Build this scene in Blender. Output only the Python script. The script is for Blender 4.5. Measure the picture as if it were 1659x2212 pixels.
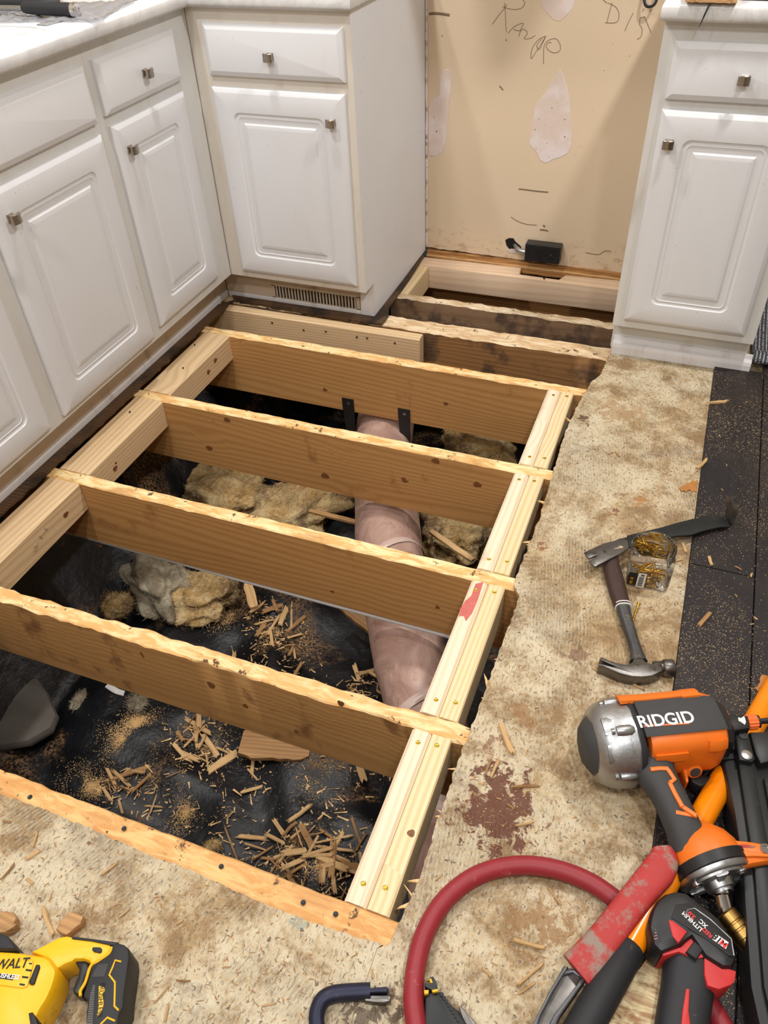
import bpy, bmesh, math, random
from mathutils import Vector, Matrix, noise as mnoise
for o in list(bpy.data.objects): bpy.data.objects.remove(o, do_unlink=True)
SC = bpy.context.scene
COL = SC.collection
# ------------------------------------------------------------------ camera
cam_d = bpy.data.cameras.new('camera'); cam = bpy.data.objects.new('camera', cam_d); COL.objects.link(cam)
cam_d.sensor_fit = 'VERTICAL'; cam_d.sensor_height = 24.0
cam_d.lens = 1691.8/2212*24.0
cam_d.clip_start = 0.02
cam.location = (1.2314, -0.371, 1.3053)
cam.rotation_euler = (0.8357, 0.0373, 0.3624)
SC.camera = cam
# ------------------------------------------------------------------ world, exposure
w = bpy.data.worlds.new('world'); SC.world = w; w.use_nodes = True
w.node_tree.nodes['Background'].inputs[0].default_value = (1, 0.97, 0.92, 1)
w.node_tree.nodes['Background'].inputs[1].default_value = 0.05
SC.view_settings.view_transform = 'Standard'; SC.view_settings.look = 'None'
SC.view_settings.gamma = 1.0; SC.view_settings.use_curve_mapping = False
SC.view_settings.exposure = -0.74
# lamps: (x, y, watts, colour, radius, label)
LAMPS = [
 (0.90, -1.60, 34, (1.0, 0.985, 0.975), 0.075, 'added ceiling lamp far behind the camera, brightening the joist faces'),  # unseen extra lamp, added to light the joist faces more from the front
 (1.66, 1.42, 42, (1.0, 0.97, 0.94), 0.075, 'recessed ceiling lamp over the gap right of the stove space'),
 (0.10, 1.42, 25, (1.0, 0.97, 0.94), 0.075, 'recessed ceiling lamp in front of the corner cabinet'),
 (-0.22, 0.75, 23, (1.0, 0.985, 0.975), 0.06, 'recessed ceiling lamp directly over the sink'),
 (1.66, -0.35, 31, (1.0, 0.985, 0.975), 0.075, 'recessed ceiling lamp over the dark plank floor'),
 (0.10, -0.55, 31, (1.0, 0.985, 0.975), 0.075, 'recessed ceiling lamp over the near subfloor'),
]
# ------------------------------------------------------------------ mesh helpers
def tag(o, label=None, cat=None, group=None, kind=None):
    if label: o['label'] = label
    if cat: o['category'] = cat
    if group: o['group'] = group
    if kind: o['kind'] = kind
    return o
def empty(name, loc, label=None, cat=None, group=None, kind=None, parent=None):
    o = bpy.data.objects.new(name, None); COL.objects.link(o); o.location = loc; o.empty_display_size = 0.02
    if parent: o.parent = parent
    return tag(o, label, cat, group, kind)
def wloc(o):
    v = Vector(o.location)
    while o.parent: o = o.parent; v += Vector(o.location)
    return v
class MB:
    def __init__(s): s.v = []; s.f = []; s.m = []
    def add(s, vs, fs, m=0):
        b = len(s.v); s.v += [tuple(p) for p in vs]
        for f in fs: s.f.append(tuple(i+b for i in f)); s.m.append(m)
        return s
    def box(s, x0, x1, y0, y1, z0, z1, m=0):
        return s.add([(x0,y0,z0),(x1,y0,z0),(x1,y1,z0),(x0,y1,z0),(x0,y0,z1),(x1,y0,z1),(x1,y1,z1),(x0,y1,z1)],
              [(0,3,2,1),(4,5,6,7),(0,1,5,4),(1,2,6,5),(2,3,7,6),(3,0,4,7)], m)
    def rings(s, rs, cap=(True, True), closed=False, m=0):
        n = len(rs[0]); vs = [p for r in rs for p in r]; fs = []
        R = len(rs)
        for i in range(R if closed else R-1):
            a = i*n; b = ((i+1) % R)*n
            for j in range(n):
                k = (j+1) % n; fs.append((a+j, a+k, b+k, b+j))
        if cap[0] and not closed: fs.append(tuple(range(n-1, -1, -1)))
        if cap[1] and not closed: fs.append(tuple((R-1)*n+j for j in range(n)))
        return s.add(vs, fs, m)
    def tube(s, path, rad, n=12, up=(0,0,1), cap=(True, True), closed=False, sq=2.0, m=0, tw=0):
        P = [Vector(p) for p in path]; N = len(P); rs = []
        U = Vector(up)
        for i in range(N):
            if closed: d = P[(i+1) % N]-P[i-1]
            else: d = P[min(i+1, N-1)]-P[max(i-1, 0)]
            d.normalize()
            sx = d.cross(U)
            if sx.length < 1e-4: sx = d.cross(Vector((1, 0, 0)))
            sx.normalize(); uy = sx.cross(d).normalized()
            r = rad[i] if isinstance(rad, list) else rad
            ra, rb = r if isinstance(r, (list, tuple)) else (r, r)
            ring = []
            for j in range(n):
                a = 2*math.pi*(j+.5)/n+tw; c, q = math.cos(a), math.sin(a)
                c = math.copysign(abs(c)**(2/sq), c); q = math.copysign(abs(q)**(2/sq), q)
                ring.append(P[i]+sx*c*ra+uy*q*rb)
            rs.append(ring)
        return s.rings(rs, cap, closed, m)
    def lathe(s, o, d, prof, n=20, cap=(True, True), m=0):
        o = Vector(o); d = Vector(d).normalized()
        a = d.cross(Vector((0, 0, 1)))
        if a.length < 1e-3: a = d.cross(Vector((1, 0, 0)))
        a.normalize(); b = a.cross(d)
        rs = [[o+d*t+(a*math.cos(2*math.pi*j/n)+b*math.sin(2*math.pi*j/n))*r for j in range(n)] for t, r in prof]
        return s.rings(rs, cap, m=m)
    def slab(s, poly, z0, z1, bev=0.0, m=0, tilt=None):
        P = [Vector((p[0], p[1])) for p in poly]
        ar = sum(P[i-1].x*P[i].y-P[i].x*P[i-1].y for i in range(len(P)))
        if ar < 0: P.reverse()
        n = len(P)
        def inset(d):
            out = []
            for i in range(n):
                e0 = (P[i]-P[i-1]); e1 = (P[(i+1) % n]-P[i])
                e0 = e0.normalized() if e0.length > 1e-9 else Vector((1, 0)); e1 = e1.normalized() if e1.length > 1e-9 else e0
                n0 = Vector((-e0.y, e0.x)); n1 = Vector((-e1.y, e1.x)); mm = n0+n1
                if mm.length < 1e-3: mm = n0
                mm.normalize(); c = max(.5, mm.dot(n0)); out.append(P[i]+mm*(d/c))
            return out
        def Z(p, z): return (p.x, p.y, z+(tilt(p.x, p.y) if tilt else 0))
        def ok(Q):
            for i in range(n):
                a, b_ = Q[i], Q[(i+1) % n]
                if (b_-a).dot(P[(i+1) % n]-P[i]) < -1e-9: return False
                for j in range(i+2, n):
                    if i == 0 and j == n-1: continue
                    c, d = Q[j], Q[(j+1) % n]
                    o1 = (b_-a).cross(c-a); o2 = (b_-a).cross(d-a); o3 = (d-c).cross(a-c); o4 = (d-c).cross(b_-c)
                    if o1*o2 < 0 and o3*o4 < 0: return False
            return True
        while bev > 2e-4 and not ok(inset(bev)): bev *= .75
        if bev > 0:
            hb = min(bev, (z1-z0)*.45)
            seq = [(bev, z0), (bev*.3, z0+hb*.3), (0, z0+hb), (0, z1-hb), (bev*.3, z1-hb*.3), (bev, z1)]
        else: seq = [(0, z0), (0, z1)]
        return s.rings([[Z(p, z) for p in inset(d)] for d, z in seq], m=m)
    def build(s, name, mats, parent=None, smooth=None, bevel=None, label=None, cat=None, group=None, kind=None, loc=None, sub=0):
        me = bpy.data.meshes.new(name)
        base = Vector((0, 0, 0))
        if parent: base = wloc(parent)
        if loc is not None: base = base*0+Vector(loc)
        me.from_pydata([tuple(Vector(v)-base) for v in s.v], [], s.f)
        if not isinstance(mats, (list, tuple)): mats = [mats]
        for mt in mats: me.materials.append(mt)
        if len(mats) > 1: me.polygons.foreach_set('material_index', s.m)
        bm = bmesh.new(); bm.from_mesh(me); bmesh.ops.recalc_face_normals(bm, faces=bm.faces); bm.to_mesh(me); bm.free()
        if smooth:
            me.shade_smooth(); me.set_sharp_from_angle(angle=math.radians(smooth))
        o = bpy.data.objects.new(name, me); COL.objects.link(o)
        if parent: o.parent = parent
        elif loc is not None: o.location = loc
        if bevel:
            b = o.modifiers.new('bevel', 'BEVEL'); b.width = bevel; b.segments = 2; b.limit_method = 'ANGLE'; b.angle_limit = math.radians(40)
            b.harden_normals = False
        return tag(o, label, cat, group, kind)
def cat_rom(pts, k=6, closed=False):
    P = [Vector(p) for p in pts]; out = []; N = len(P)
    rng = range(N) if closed else range(N-1)
    for i in rng:
        if closed: a, b, c, d = P[i-1], P[i], P[(i+1) % N], P[(i+2) % N]
        else: a, b, c, d = P[max(i-1, 0)], P[i], P[i+1], P[min(i+2, N-1)]
        for j in range(k):
            t = j/k
            out.append(.5*((2*b)+(c-a)*t+(2*a-5*b+4*c-d)*t*t+(3*b-a-3*c+d)*t**3))
    if not closed: out.append(P[-1])
    return out
def text_mesh(name, body, size, mat, parent, origin, xdir, normal, depth=0.0006, bold=0.0, shear=0.0, sx=1.0):
    cu = bpy.data.curves.new(name, 'FONT'); cu.body = body; cu.size = size; cu.extrude = depth; cu.offset = bold; cu.shear = shear
    cu.align_x = 'CENTER'; cu.align_y = 'CENTER'
    to = bpy.data.objects.new('tmp', cu); COL.objects.link(to)
    dg = bpy.context.evaluated_depsgraph_get(); me = bpy.data.meshes.new_from_object(to.evaluated_get(dg)); bpy.data.objects.remove(to, do_unlink=True)
    X = Vector(xdir).normalized(); Zn = Vector(normal).normalized(); Y = Zn.cross(X).normalized(); X = Y.cross(Zn)
    Mx = Matrix((X*sx, Y, Zn)).transposed().to_4x4(); Mx.translation = Vector(origin)-(wloc(parent) if parent else Vector())
    me.transform(Mx); me.materials.clear(); me.materials.append(mat); me.name = name
    o = bpy.data.objects.new(name, me); COL.objects.link(o); o.parent = parent
    return o
# ------------------------------------------------------------------ node helpers
class NT:
    def __init__(s, name):
        s.mat = bpy.data.materials.new(name); s.mat.use_nodes = True; s.t = s.mat.node_tree; s.t.nodes.clear()
        s.out = s.t.nodes.new('ShaderNodeOutputMaterial'); s.b = s.t.nodes.new('ShaderNodeBsdfPrincipled')
        s.t.links.new(s.b.outputs[0], s.out.inputs[0])
    def n(s, t, **k):
        nd = s.t.nodes.new(t)
        for a, b in k.items(): setattr(nd, a, b)
        return nd
    def set(s, sock, v):
        if v is None: return
        if isinstance(v, bpy.types.NodeSocket): s.t.links.new(v, sock)
        else:
            if isinstance(v, (tuple, list)) and len(v) == 3 and sock.type == 'RGBA': v = (*v, 1)
            sock.default_value = v
    def obj(s): return s.n('ShaderNodeTexCoord').outputs['Object']
    def normal(s): return s.n('ShaderNodeNewGeometry').outputs['Normal']
    def rand(s): return s.n('ShaderNodeObjectInfo').outputs['Random']
    def map(s, v, scale=(1,1,1), loc=(0,0,0), rot=(0,0,0)):
        nd = s.n('ShaderNodeMapping'); s.set(nd.inputs[0], v); nd.inputs[1].default_value = loc; nd.inputs[2].default_value = rot; nd.inputs[3].default_value = scale
        return nd.outputs[0]
    def noise(s, v, scale=5, detail=3, rough=.55, dist=0, col=False):
        nd = s.n('ShaderNodeTexNoise'); s.set(nd.inputs['Vector'], v); nd.inputs['Scale'].default_value = scale; nd.inputs['Detail'].default_value = detail
        nd.inputs['Roughness'].default_value = rough; nd.inputs['Distortion'].default_value = dist
        return nd.outputs['Color' if col else 0]
    def vor(s, v, scale=5, feat='F1', out='Distance', rnd=1):
        nd = s.n('ShaderNodeTexVoronoi', feature=feat); s.set(nd.inputs['Vector'], v); nd.inputs['Scale'].default_value = scale; nd.inputs['Randomness'].default_value = rnd
        return nd.outputs[out]
    def m(s, op, a, b=None, c=None):
        nd = s.n('ShaderNodeMath', operation=op); s.set(nd.inputs[0], a)
        if b is not None: s.set(nd.inputs[1], b)
        if c is not None: s.set(nd.inputs[2], c)
        return nd.outputs[0]
    def vm(s, op, a, b):
        nd = s.n('ShaderNodeVectorMath', operation=op); s.set(nd.inputs[0], a); s.set(nd.inputs[1], b)
        return nd.outputs['Value' if op in ('LENGTH', 'DISTANCE', 'DOT_PRODUCT') else 'Vector']
    def sep(s, v):
        nd = s.n('ShaderNodeSeparateXYZ'); s.set(nd.inputs[0], v); return nd.outputs
    def comb(s, x, y, z):
        nd = s.n('ShaderNodeCombineXYZ')
        for i, q in enumerate((x, y, z)): s.set(nd.inputs[i], q)
        return nd.outputs[0]
    def ss(s, v, a, b):
        nd = s.n('ShaderNodeMapRange', interpolation_type='SMOOTHSTEP'); s.set(nd.inputs[0], v); nd.inputs[1].default_value = a; nd.inputs[2].default_value = b
        return nd.outputs[0]
    def mix(s, f, a, b, mode='MIX'):
        nd = s.n('ShaderNodeMix', data_type='RGBA', blend_type=mode); s.set(nd.inputs[0], f); s.set(nd.inputs[6], a); s.set(nd.inputs[7], b)
        return nd.outputs[2]
    def bump(s, h, strength=.3, dist=.002, normal=None):
        nd = s.n('ShaderNodeBump'); s.set(nd.inputs['Height'], h); nd.inputs['Strength'].default_value = strength; nd.inputs['Distance'].default_value = dist
        if normal is not None: s.set(nd.inputs['Normal'], normal)
        return nd.outputs[0]
    def done(s, col=None, rough=None, metal=None, bump=None, spec=None, coat=None):
        s.set(s.b.inputs['Base Color'], col); s.set(s.b.inputs['Roughness'], rough); s.set(s.b.inputs['Metallic'], metal)
        if spec is not None: s.b.inputs['Specular IOR Level'].default_value = spec
        if coat is not None: s.b.inputs['Coat Weight'].default_value = coat
        if bump is not None: s.set(s.b.inputs['Normal'], bump)
        return s.mat
def lin(r, g, b):
    f = lambda c: (c/255/12.92 if c/255 <= .04045 else ((c/255+.055)/1.055)**2.4)
    return (f(r), f(g), f(b))
def mat_plain(name, rgb, rough=.5, metal=0, var=.12, scale=40, bump=.15, dirt=None, dirt_amt=.5, dirt_scale=14, spec=None):
    k = NT(name); co = k.obj(); nz = k.noise(co, scale, 3)
    dark = tuple(c*(1-var) for c in lin(*rgb)); lite = tuple(min(1, c*(1+var*.6)) for c in lin(*rgb))
    col = k.mix(nz, dark, lite)
    if dirt:
        d = k.ss(k.noise(co, dirt_scale, 6, .65), .68-dirt_amt*.25, .78-dirt_amt*.2)
        col = k.mix(d, col, lin(*dirt))
    return k.done(col, rough if not isinstance(rough, tuple) else k.m('MULTIPLY_ADD', nz, rough[1]-rough[0], rough[0]), metal, k.bump(nz, bump, .001) if bump else None, spec)
def mat_wood(name, c_lo, c_hi, ring=520, stretch=.16, knots=.5, knot_col=(92, 58, 32), top=None, top2=None, top_amt=.5, stain=None, stain_amt=.5, fine=.35, rough=.65, contrast=.55, bump=.25, ends=None, axis='x'):
    """long axis of the piece = local X"""
    k = NT(name); co = k.obj(); off = k.m('MULTIPLY', k.rand(), 37.0)
    x, y, z = k.sep(co)
    xo = k.m('ADD', x, off)
    g = k.comb(k.m('MULTIPLY', xo, stretch), y, z)
    # knots
    kv = k.comb(k.m('MULTIPLY', xo, .55), k.m('MULTIPLY', y, .3), z)
    d = k.vor(kv, 7.5, 'F1', 'Distance'); cell = k.vor(kv, 7.5, 'F1', 'Color'); cr = k.sep(cell)[0]
    have = k.m('LESS_THAN', cr, knots*.55)
    kn = k.m('MULTIPLY', k.ss(d, .15, .09), have)
    warp = k.m('MULTIPLY', k.m('MULTIPLY', k.ss(d, .52, .0), have), 9.0)
    n1 = k.noise(g, 4.0, 1.5, .45)
    ph = k.m('ADD', k.m('ADD', k.m('MULTIPLY', k.m('ADD', z, k.m('MULTIPLY', y, .8)), ring), k.m('MULTIPLY', n1, 85.0)), warp)
    rg = k.m('POWER', k.m('MULTIPLY_ADD', k.m('SINE', ph), .5, .5), 1.6)
    fz = k.noise(k.comb(k.m('MULTIPLY', xo, 6.0), k.m('MULTIPLY', y, 260.0), k.m('MULTIPLY', z, 260.0)), 1.0, 2, .5)
    big = k.noise(g, 7.0, 3, .6)
    t = k.m('ADD', k.m('MULTIPLY', rg, contrast), k.m('ADD', k.m('MULTIPLY', fz, fine), k.m('MULTIPLY', big, .5)))
    t = k.m('SUBTRACT', t, .18)
    col = k.mix(t, lin(*c_hi), lin(*c_lo))
    kc = k.mix(k.m('MULTIPLY_ADD', k.m('SINE', k.m('MULTIPLY', d, 120.0)), .5, .5), lin(*knot_col), tuple(c*.55 for c in lin(*knot_col)))
    col = k.mix(kn, col, kc)
    if stain:
        sm = k.noise(k.comb(k.m('MULTIPLY', xo, 4.0), k.m('MULTIPLY', y, 2.0), k.m('MULTIPLY', z, 3.0)), 2.2, 5, .6)
        col = k.mix(k.ss(sm, .62-.3*stain_amt, .72-.2*stain_amt), col, lin(*stain))
    hgt = k.m('ADD', k.m('MULTIPLY', fz, .7), k.m('MULTIPLY', rg, .3))
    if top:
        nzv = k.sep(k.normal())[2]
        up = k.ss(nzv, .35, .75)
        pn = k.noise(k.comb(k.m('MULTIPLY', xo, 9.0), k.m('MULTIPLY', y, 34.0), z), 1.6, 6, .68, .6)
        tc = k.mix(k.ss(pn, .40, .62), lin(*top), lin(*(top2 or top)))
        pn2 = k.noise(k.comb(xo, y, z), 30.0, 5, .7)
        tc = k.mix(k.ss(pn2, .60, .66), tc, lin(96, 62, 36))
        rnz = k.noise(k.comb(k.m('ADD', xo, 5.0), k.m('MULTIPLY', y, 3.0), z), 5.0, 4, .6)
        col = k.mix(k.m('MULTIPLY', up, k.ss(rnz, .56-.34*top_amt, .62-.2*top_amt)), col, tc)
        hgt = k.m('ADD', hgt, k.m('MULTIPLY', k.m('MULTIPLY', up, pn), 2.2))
    return k.done(col, rough, 0, k.bump(hgt, bump, .0016))
# ------------------------------------------------------------------ materials
def mk_materials():
    M = {}
    # painted cabinet doors: thermofoil white with a little grime
    def paint(name, rgb, rough, grime, gamt):
        k = NT(name); co = k.obj()
        n1 = k.noise(co, 9, 5, .6); n2 = k.noise(k.map(co, (3, 3, .8)), 6, 4, .6)
        col = k.mix(k.m('MULTIPLY', k.ss(n2, .5, .8), gamt), lin(*rgb), lin(*grime))
        sp = k.ss(k.noise(co, 120, 2, .5), .76, .78)
        col = k.mix(k.m('MULTIPLY', sp, .5), col, lin(120, 95, 70))
        return k.done(col, k.m('MULTIPLY_ADD', n1, .12, rough), 0, k.bump(k.noise(co, 160, 2), .04, .001))
    M['door'] = paint('door_paint', (224, 225, 228), .26, (206, 198, 186), .14)
    M['frame'] = paint('frame_paint', (220, 213, 202), .40, (190, 168, 134), .4)
    M['frame2'] = paint('frame_paint_cool', (218, 217, 214), .40, (190, 176, 150), .35)
    M['kick'] = paint('toe_kick_paint', (196, 178, 156), .5, (128, 98, 66), .8)
    M['trimw'] = paint('trim_white', (224, 222, 224), .4, (160, 130, 95), .6)
    # end panel with scuffs
    k = NT('end_panel_paint'); co = k.obj()
    sc = k.ss(k.noise(k.map(co, (1, 9, 1.6), rot=(0, .25, 0)), 22, 4, .6), .69, .73)
    msk = k.ss(k.noise(co, 3.2, 3), .45, .62)
    col = k.mix(k.m('MULTIPLY', sc, msk), k.mix(k.noise(co, 5, 4), lin(226, 229, 236), lin(236, 239, 245)), lin(92, 84, 78))
    M['panel'] = k.done(col, .42, 0)
    # marble laminate
    k = NT('marble_laminate'); co = k.obj()
    v = k.noise(co, 5, 6, .62, 1.6); vein = k.ss(k.m('ABSOLUTE', k.m('SUBTRACT', v, .5)), .05, .0)
    cl = k.noise(co, 7, 5, .6, .8)
    col = k.mix(k.m('MULTIPLY', vein, .16), k.mix(k.ss(cl, .35, .7), lin(232, 232, 231), lin(214, 214, 215)), lin(160, 160, 166))
    M['marble'] = k.done(col, .28, 0)
    k = NT('sink_enamel'); M['sink'] = k.done(k.mix(k.noise(k.obj(), 8, 3), lin(240, 240, 238), lin(230, 231, 232)), .15)
    # drywall
    k = NT('beige_drywall'); co = k.obj(); x, y, z = k.sep(co)
    n1 = k.noise(co, 3, 4, .6); n2 = k.noise(co, 210, 2, .6)
    col = k.mix(n1, lin(222, 200, 170), lin(230, 210, 182))
    dr = k.noise(k.map(co, (1, 1, .22)), 17, 5, .7)
    col = k.mix(k.m('MULTIPLY', k.ss(dr, .66, .72), .55), col, lin(168, 132, 96))
    fl = k.m('MULTIPLY', k.ss(k.noise(co, 70, 2, .5), .72, .76), k.ss(k.noise(co, 4, 3), .48, .6))
    col = k.mix(fl, col, lin(98, 72, 48))
    low = k.m('MULTIPLY', k.ss(z, .16, .03), k.ss(k.noise(k.map(co, (1, 1, 2)), 19, 5, .7), .5, .68))
    col = k.mix(k.m('MULTIPLY', low, .7), col, lin(176, 138, 96))
    M['drywall'] = k.done(col, .62, 0, k.bump(n2, .12, .001))
    k = NT('spackle_patch'); co = k.obj()
    fl = k.ss(k.noise(k.map(co, (1, 1, .7)), 85, 2, .5), .69, .73)
    col = k.mix(k.ss(k.noise(co, 9, 5, .6), .42, .58), lin(224, 206, 194), lin(232, 219, 216))
    M['spackle'] = k.done(k.mix(fl, col, lin(110, 84, 66)), .7, 0, k.bump(k.noise(co, 220, 2), .1, .001))
    M['pencil'] = mat_plain('pencil_line', (128, 110, 88), .8, bump=0)
    M['roomwall'] = mat_plain('room_wall_paint', (176, 166, 150), .7)
    M['ceiling'] = mat_plain('ceiling_paint', (206, 203, 198), .8)
    # lumber
    M['pine'] = mat_wood('new_pine', (206, 168, 112), (240, 220, 178), 560, .10, .45, (140, 92, 50), contrast=.42, fine=.25)
    M['pine_white'] = mat_wood('new_pine_pale', (214, 184, 146), (246, 233, 208), 420, .10, .3, (176, 128, 84), contrast=.28, fine=.3, stain=(222, 186, 160), stain_amt=.15)
    M['pine_pink'] = mat_wood('fresh_plate_pine', (210, 170, 134), (240, 214, 184), 380, .10, .25, (176, 120, 84), contrast=.3, fine=.3)
    M['block'] = mat_wood('blocking_pine', (196, 158, 112), (232, 206, 166), 480, .12, .5, (120, 72, 42), contrast=.4)
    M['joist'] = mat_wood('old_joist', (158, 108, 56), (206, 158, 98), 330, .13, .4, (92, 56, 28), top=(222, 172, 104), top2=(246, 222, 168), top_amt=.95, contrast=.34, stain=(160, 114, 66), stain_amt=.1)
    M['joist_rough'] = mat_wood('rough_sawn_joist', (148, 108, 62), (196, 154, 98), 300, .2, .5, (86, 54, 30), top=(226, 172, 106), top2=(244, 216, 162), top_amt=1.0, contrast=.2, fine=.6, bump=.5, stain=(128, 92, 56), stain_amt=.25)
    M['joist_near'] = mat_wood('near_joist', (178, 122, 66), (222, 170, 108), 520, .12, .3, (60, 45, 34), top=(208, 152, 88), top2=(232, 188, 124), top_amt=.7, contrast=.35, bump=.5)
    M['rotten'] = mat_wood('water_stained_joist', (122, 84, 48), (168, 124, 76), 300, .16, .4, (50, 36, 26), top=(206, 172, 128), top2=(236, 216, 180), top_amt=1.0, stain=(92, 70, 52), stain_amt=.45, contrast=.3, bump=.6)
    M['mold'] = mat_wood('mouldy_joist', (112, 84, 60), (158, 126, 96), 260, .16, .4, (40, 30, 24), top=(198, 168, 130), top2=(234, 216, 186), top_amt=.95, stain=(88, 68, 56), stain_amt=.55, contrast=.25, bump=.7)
    M['sillwood'] = mat_wood('old_sill_wood', (140, 92, 46), (196, 146, 88), 600, .1, .1, contrast=.5, top=(190, 140, 84), top2=(120, 80, 46), top_amt=.8, bump=.6)
    M['rot_dark'] = mat_wood('dark_rot', (58, 42, 28), (120, 86, 52), 700, .1, .0, contrast=.4, fine=.7, bump=.9, stain=(46, 34, 24), stain_amt=.5)
    M['chip'] = mat_wood('splintered_wood', (196, 148, 92), (240, 206, 152), 700, .1, .0, contrast=.3, fine=.6, bump=.6)
    M['chip_dark'] = mat_wood('weathered_splinter', (140, 100, 62), (204, 160, 106), 700, .1, .0, contrast=.3, fine=.6, bump=.6)
    M['scrap'] = mat_wood('paint_spattered_wood', (118, 82, 50), (196, 154, 106), 500, .1, .2, contrast=.5, fine=.6, bump=.8, top=(222, 204, 160), top2=(150, 108, 70), top_amt=.75, stain=(84, 60, 40), stain_amt=.4)
    M['dowel'] = mat_wood('orange_handle_wood', (170, 110, 60), (214, 160, 104), 500, .1, 0)
    # subfloor
    k = NT('glue_covered_subfloor'); co = k.obj(); x, y, z = k.sep(co)
    n_big = k.noise(co, 3.2, 4, .62, .5); n_mid = k.noise(co, 13, 6, .66, .4); n_fine = k.noise(co, 95, 4, .7)
    base = k.mix(k.ss(n_mid, .36, .62), lin(150, 124, 90), lin(192, 166, 126))
    cream = k.mix(k.noise(co, 30, 3), lin(208, 196, 170), lin(230, 222, 202))
    crm = k.ss(k.m('ADD', k.m('MULTIPLY', n_mid, .55), k.m('ADD', k.m('MULTIPLY', n_big, .55), k.m('MULTIPLY', n_fine, .45))), .66, .90)
    col = k.mix(k.m('MULTIPLY', crm, .9), base, cream)
    # trowel ridges: swirling arcs on the right sheet, straight and slanted on the near sheet
    vd = k.vor(k.map(co, (1, .55, 0)), 2.6, 'F1', 'Distance'); warpn = k.m('MULTIPLY', k.noise(co, 5, 3), 26.0)
    arcs = k.m('SINE', k.m('ADD', k.m('MULTIPLY', vd, 300.0), warpn))
    strt = k.m('SINE', k.m('ADD', k.m('MULTIPLY', k.m('ADD', k.m('MULTIPLY', x, .92), k.m('MULTIPLY', y, -.39)), 900.0), warpn))
    strt2 = k.m('SINE', k.m('ADD', k.m('MULTIPLY', k.m('ADD', k.m('MULTIPLY', x, .985), k.m('MULTIPLY', y, .17)), 900.0), warpn))
    right = k.ss(x, .98, 1.05)
    selR = k.ss(k.noise(co, 2.3, 2), .46, .54)
    rid = k.m('ADD', k.m('MULTIPLY', k.m('SUBTRACT', 1.0, right), strt), k.m('MULTIPLY', right, k.m('ADD', k.m('MULTIPLY', selR, arcs), k.m('MULTIPLY', k.m('SUBTRACT', 1.0, selR), strt2))))
    rm1 = k.ss(k.noise(k.map(co, loc=(4, 2, 0)), 4.6, 5, .65), .47, .62)
    rmask = k.m('MULTIPLY', k.m('MULTIPLY', rm1, k.ss(n_fine, .30, .58)), k.m('MULTIPLY_ADD', right, -.3, 1.0))
    rid01 = k.m('MULTIPLY_ADD', rid, .5, .5)
    lines = k.m('MULTIPLY', k.m('POWER', rid01, 2.0), rmask)
    col = k.mix(k.m('MULTIPLY', k.m('MULTIPLY', k.m('POWER', k.m('SUBTRACT', 1.0, rid01), 2.5), rmask), .75), col, lin(116, 92, 66))
    col = k.mix(k.m('MULTIPLY', lines, .55), col, lin(226, 214, 188))
    # grey-violet dirt and brown flecks
    dirt = k.ss(k.noise(k.map(co, loc=(9, 3, 0)), 6.5, 7, .75, .3), .56, .68)
    col = k.mix(k.m('MULTIPLY', dirt, .45), col, lin(108, 92, 86))
    d2 = k.ss(k.noise(k.map(co, loc=(1, 8, 0)), 26, 7, .75, .6), .58, .66)
    col = k.mix(k.m('MULTIPLY', d2, .35), col, lin(130, 100, 68))
    fl = k.ss(n_fine, .60, .66)
    col = k.mix(k.m('MULTIPLY', fl, .85), col, lin(96, 68, 42))
    gr = k.noise(k.map(co, (1, .35, 1), rot=(0, 0, .5)), 240, 2, .6)
    col = k.mix(k.m('MULTIPLY', k.ss(gr, .56, .64), .45), col, lin(92, 68, 46))
    # red-brown stained patches with a shape of their own
    def blob(px, py, rx, ry, c, amt, thr=.5):
        nonlocal col
        dd = k.vm('LENGTH', k.map(co, (1/rx, 1/ry, 0), (-px/rx, -py/ry, 0)), (0, 0, 0))
        ms = k.ss(k.m('ADD', k.m('MULTIPLY', k.m('SUBTRACT', 1.15, dd), .7), k.m('MULTIPLY', k.m('SUBTRACT', k.noise(co, 34, 6, .7, .5), .5), 2.4)), thr-.05, thr+.05)
        ms = k.m('MULTIPLY', ms, k.ss(dd, 1.5, 1.0))
        col = k.mix(k.m('MULTIPLY', ms, amt), col, lin(*c))
    for q in STAINS: blob(*q)
    col = k.mix(1.0, col, (.86, .84, .78), 'MULTIPLY')
    ply = k.sep(k.normal())[2]
    lay = k.m('MULTIPLY_ADD', k.m('SINE', k.m('MULTIPLY', z, 1500.0)), .5, .5)
    col = k.mix(k.ss(ply, .5, .2), col, k.mix(lay, lin(150, 104, 60), lin(206, 164, 110)))
    hb = k.m('ADD', k.m('MULTIPLY', lines, 1.3), k.m('ADD', n_fine, k.m('MULTIPLY', n_mid, .8)))
    M['subfloor'] = k.done(col, .78, 0, k.bump(hb, .8, .0024))
    # dark planks
    k = NT('dark_laminate_plank'); co = k.obj(); x, y, z = k.sep(co)
    g = k.noise(k.comb(k.m('MULTIPLY', x, 60.0), k.m('MULTIPLY', y, 2.0), k.m('MULTIPLY', k.rand(), 30.0)), 1.0, 4, .6)
    dust = k.m('MULTIPLY', k.ss(k.noise(co, 330, 2, .6), .60, .68), k.ss(k.noise(co, 3.5, 4, .6), .38, .66))
    film = k.ss(k.noise(co, 4.5, 5, .65), .42, .75)
    col = k.mix(g, lin(20, 18, 21), lin(38, 34, 38))
    col = k.mix(k.m('MULTIPLY', film, .09), col, lin(128, 108, 84))
    col = k.mix(k.m('MULTIPLY', dust, .75), col, lin(206, 178, 136))
    M['plank'] = k.done(col, .55, 0, k.bump(g, .15, .001), .35)
    # crawl space
    k = NT('black_plastic_sheet'); co = k.obj()
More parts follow.
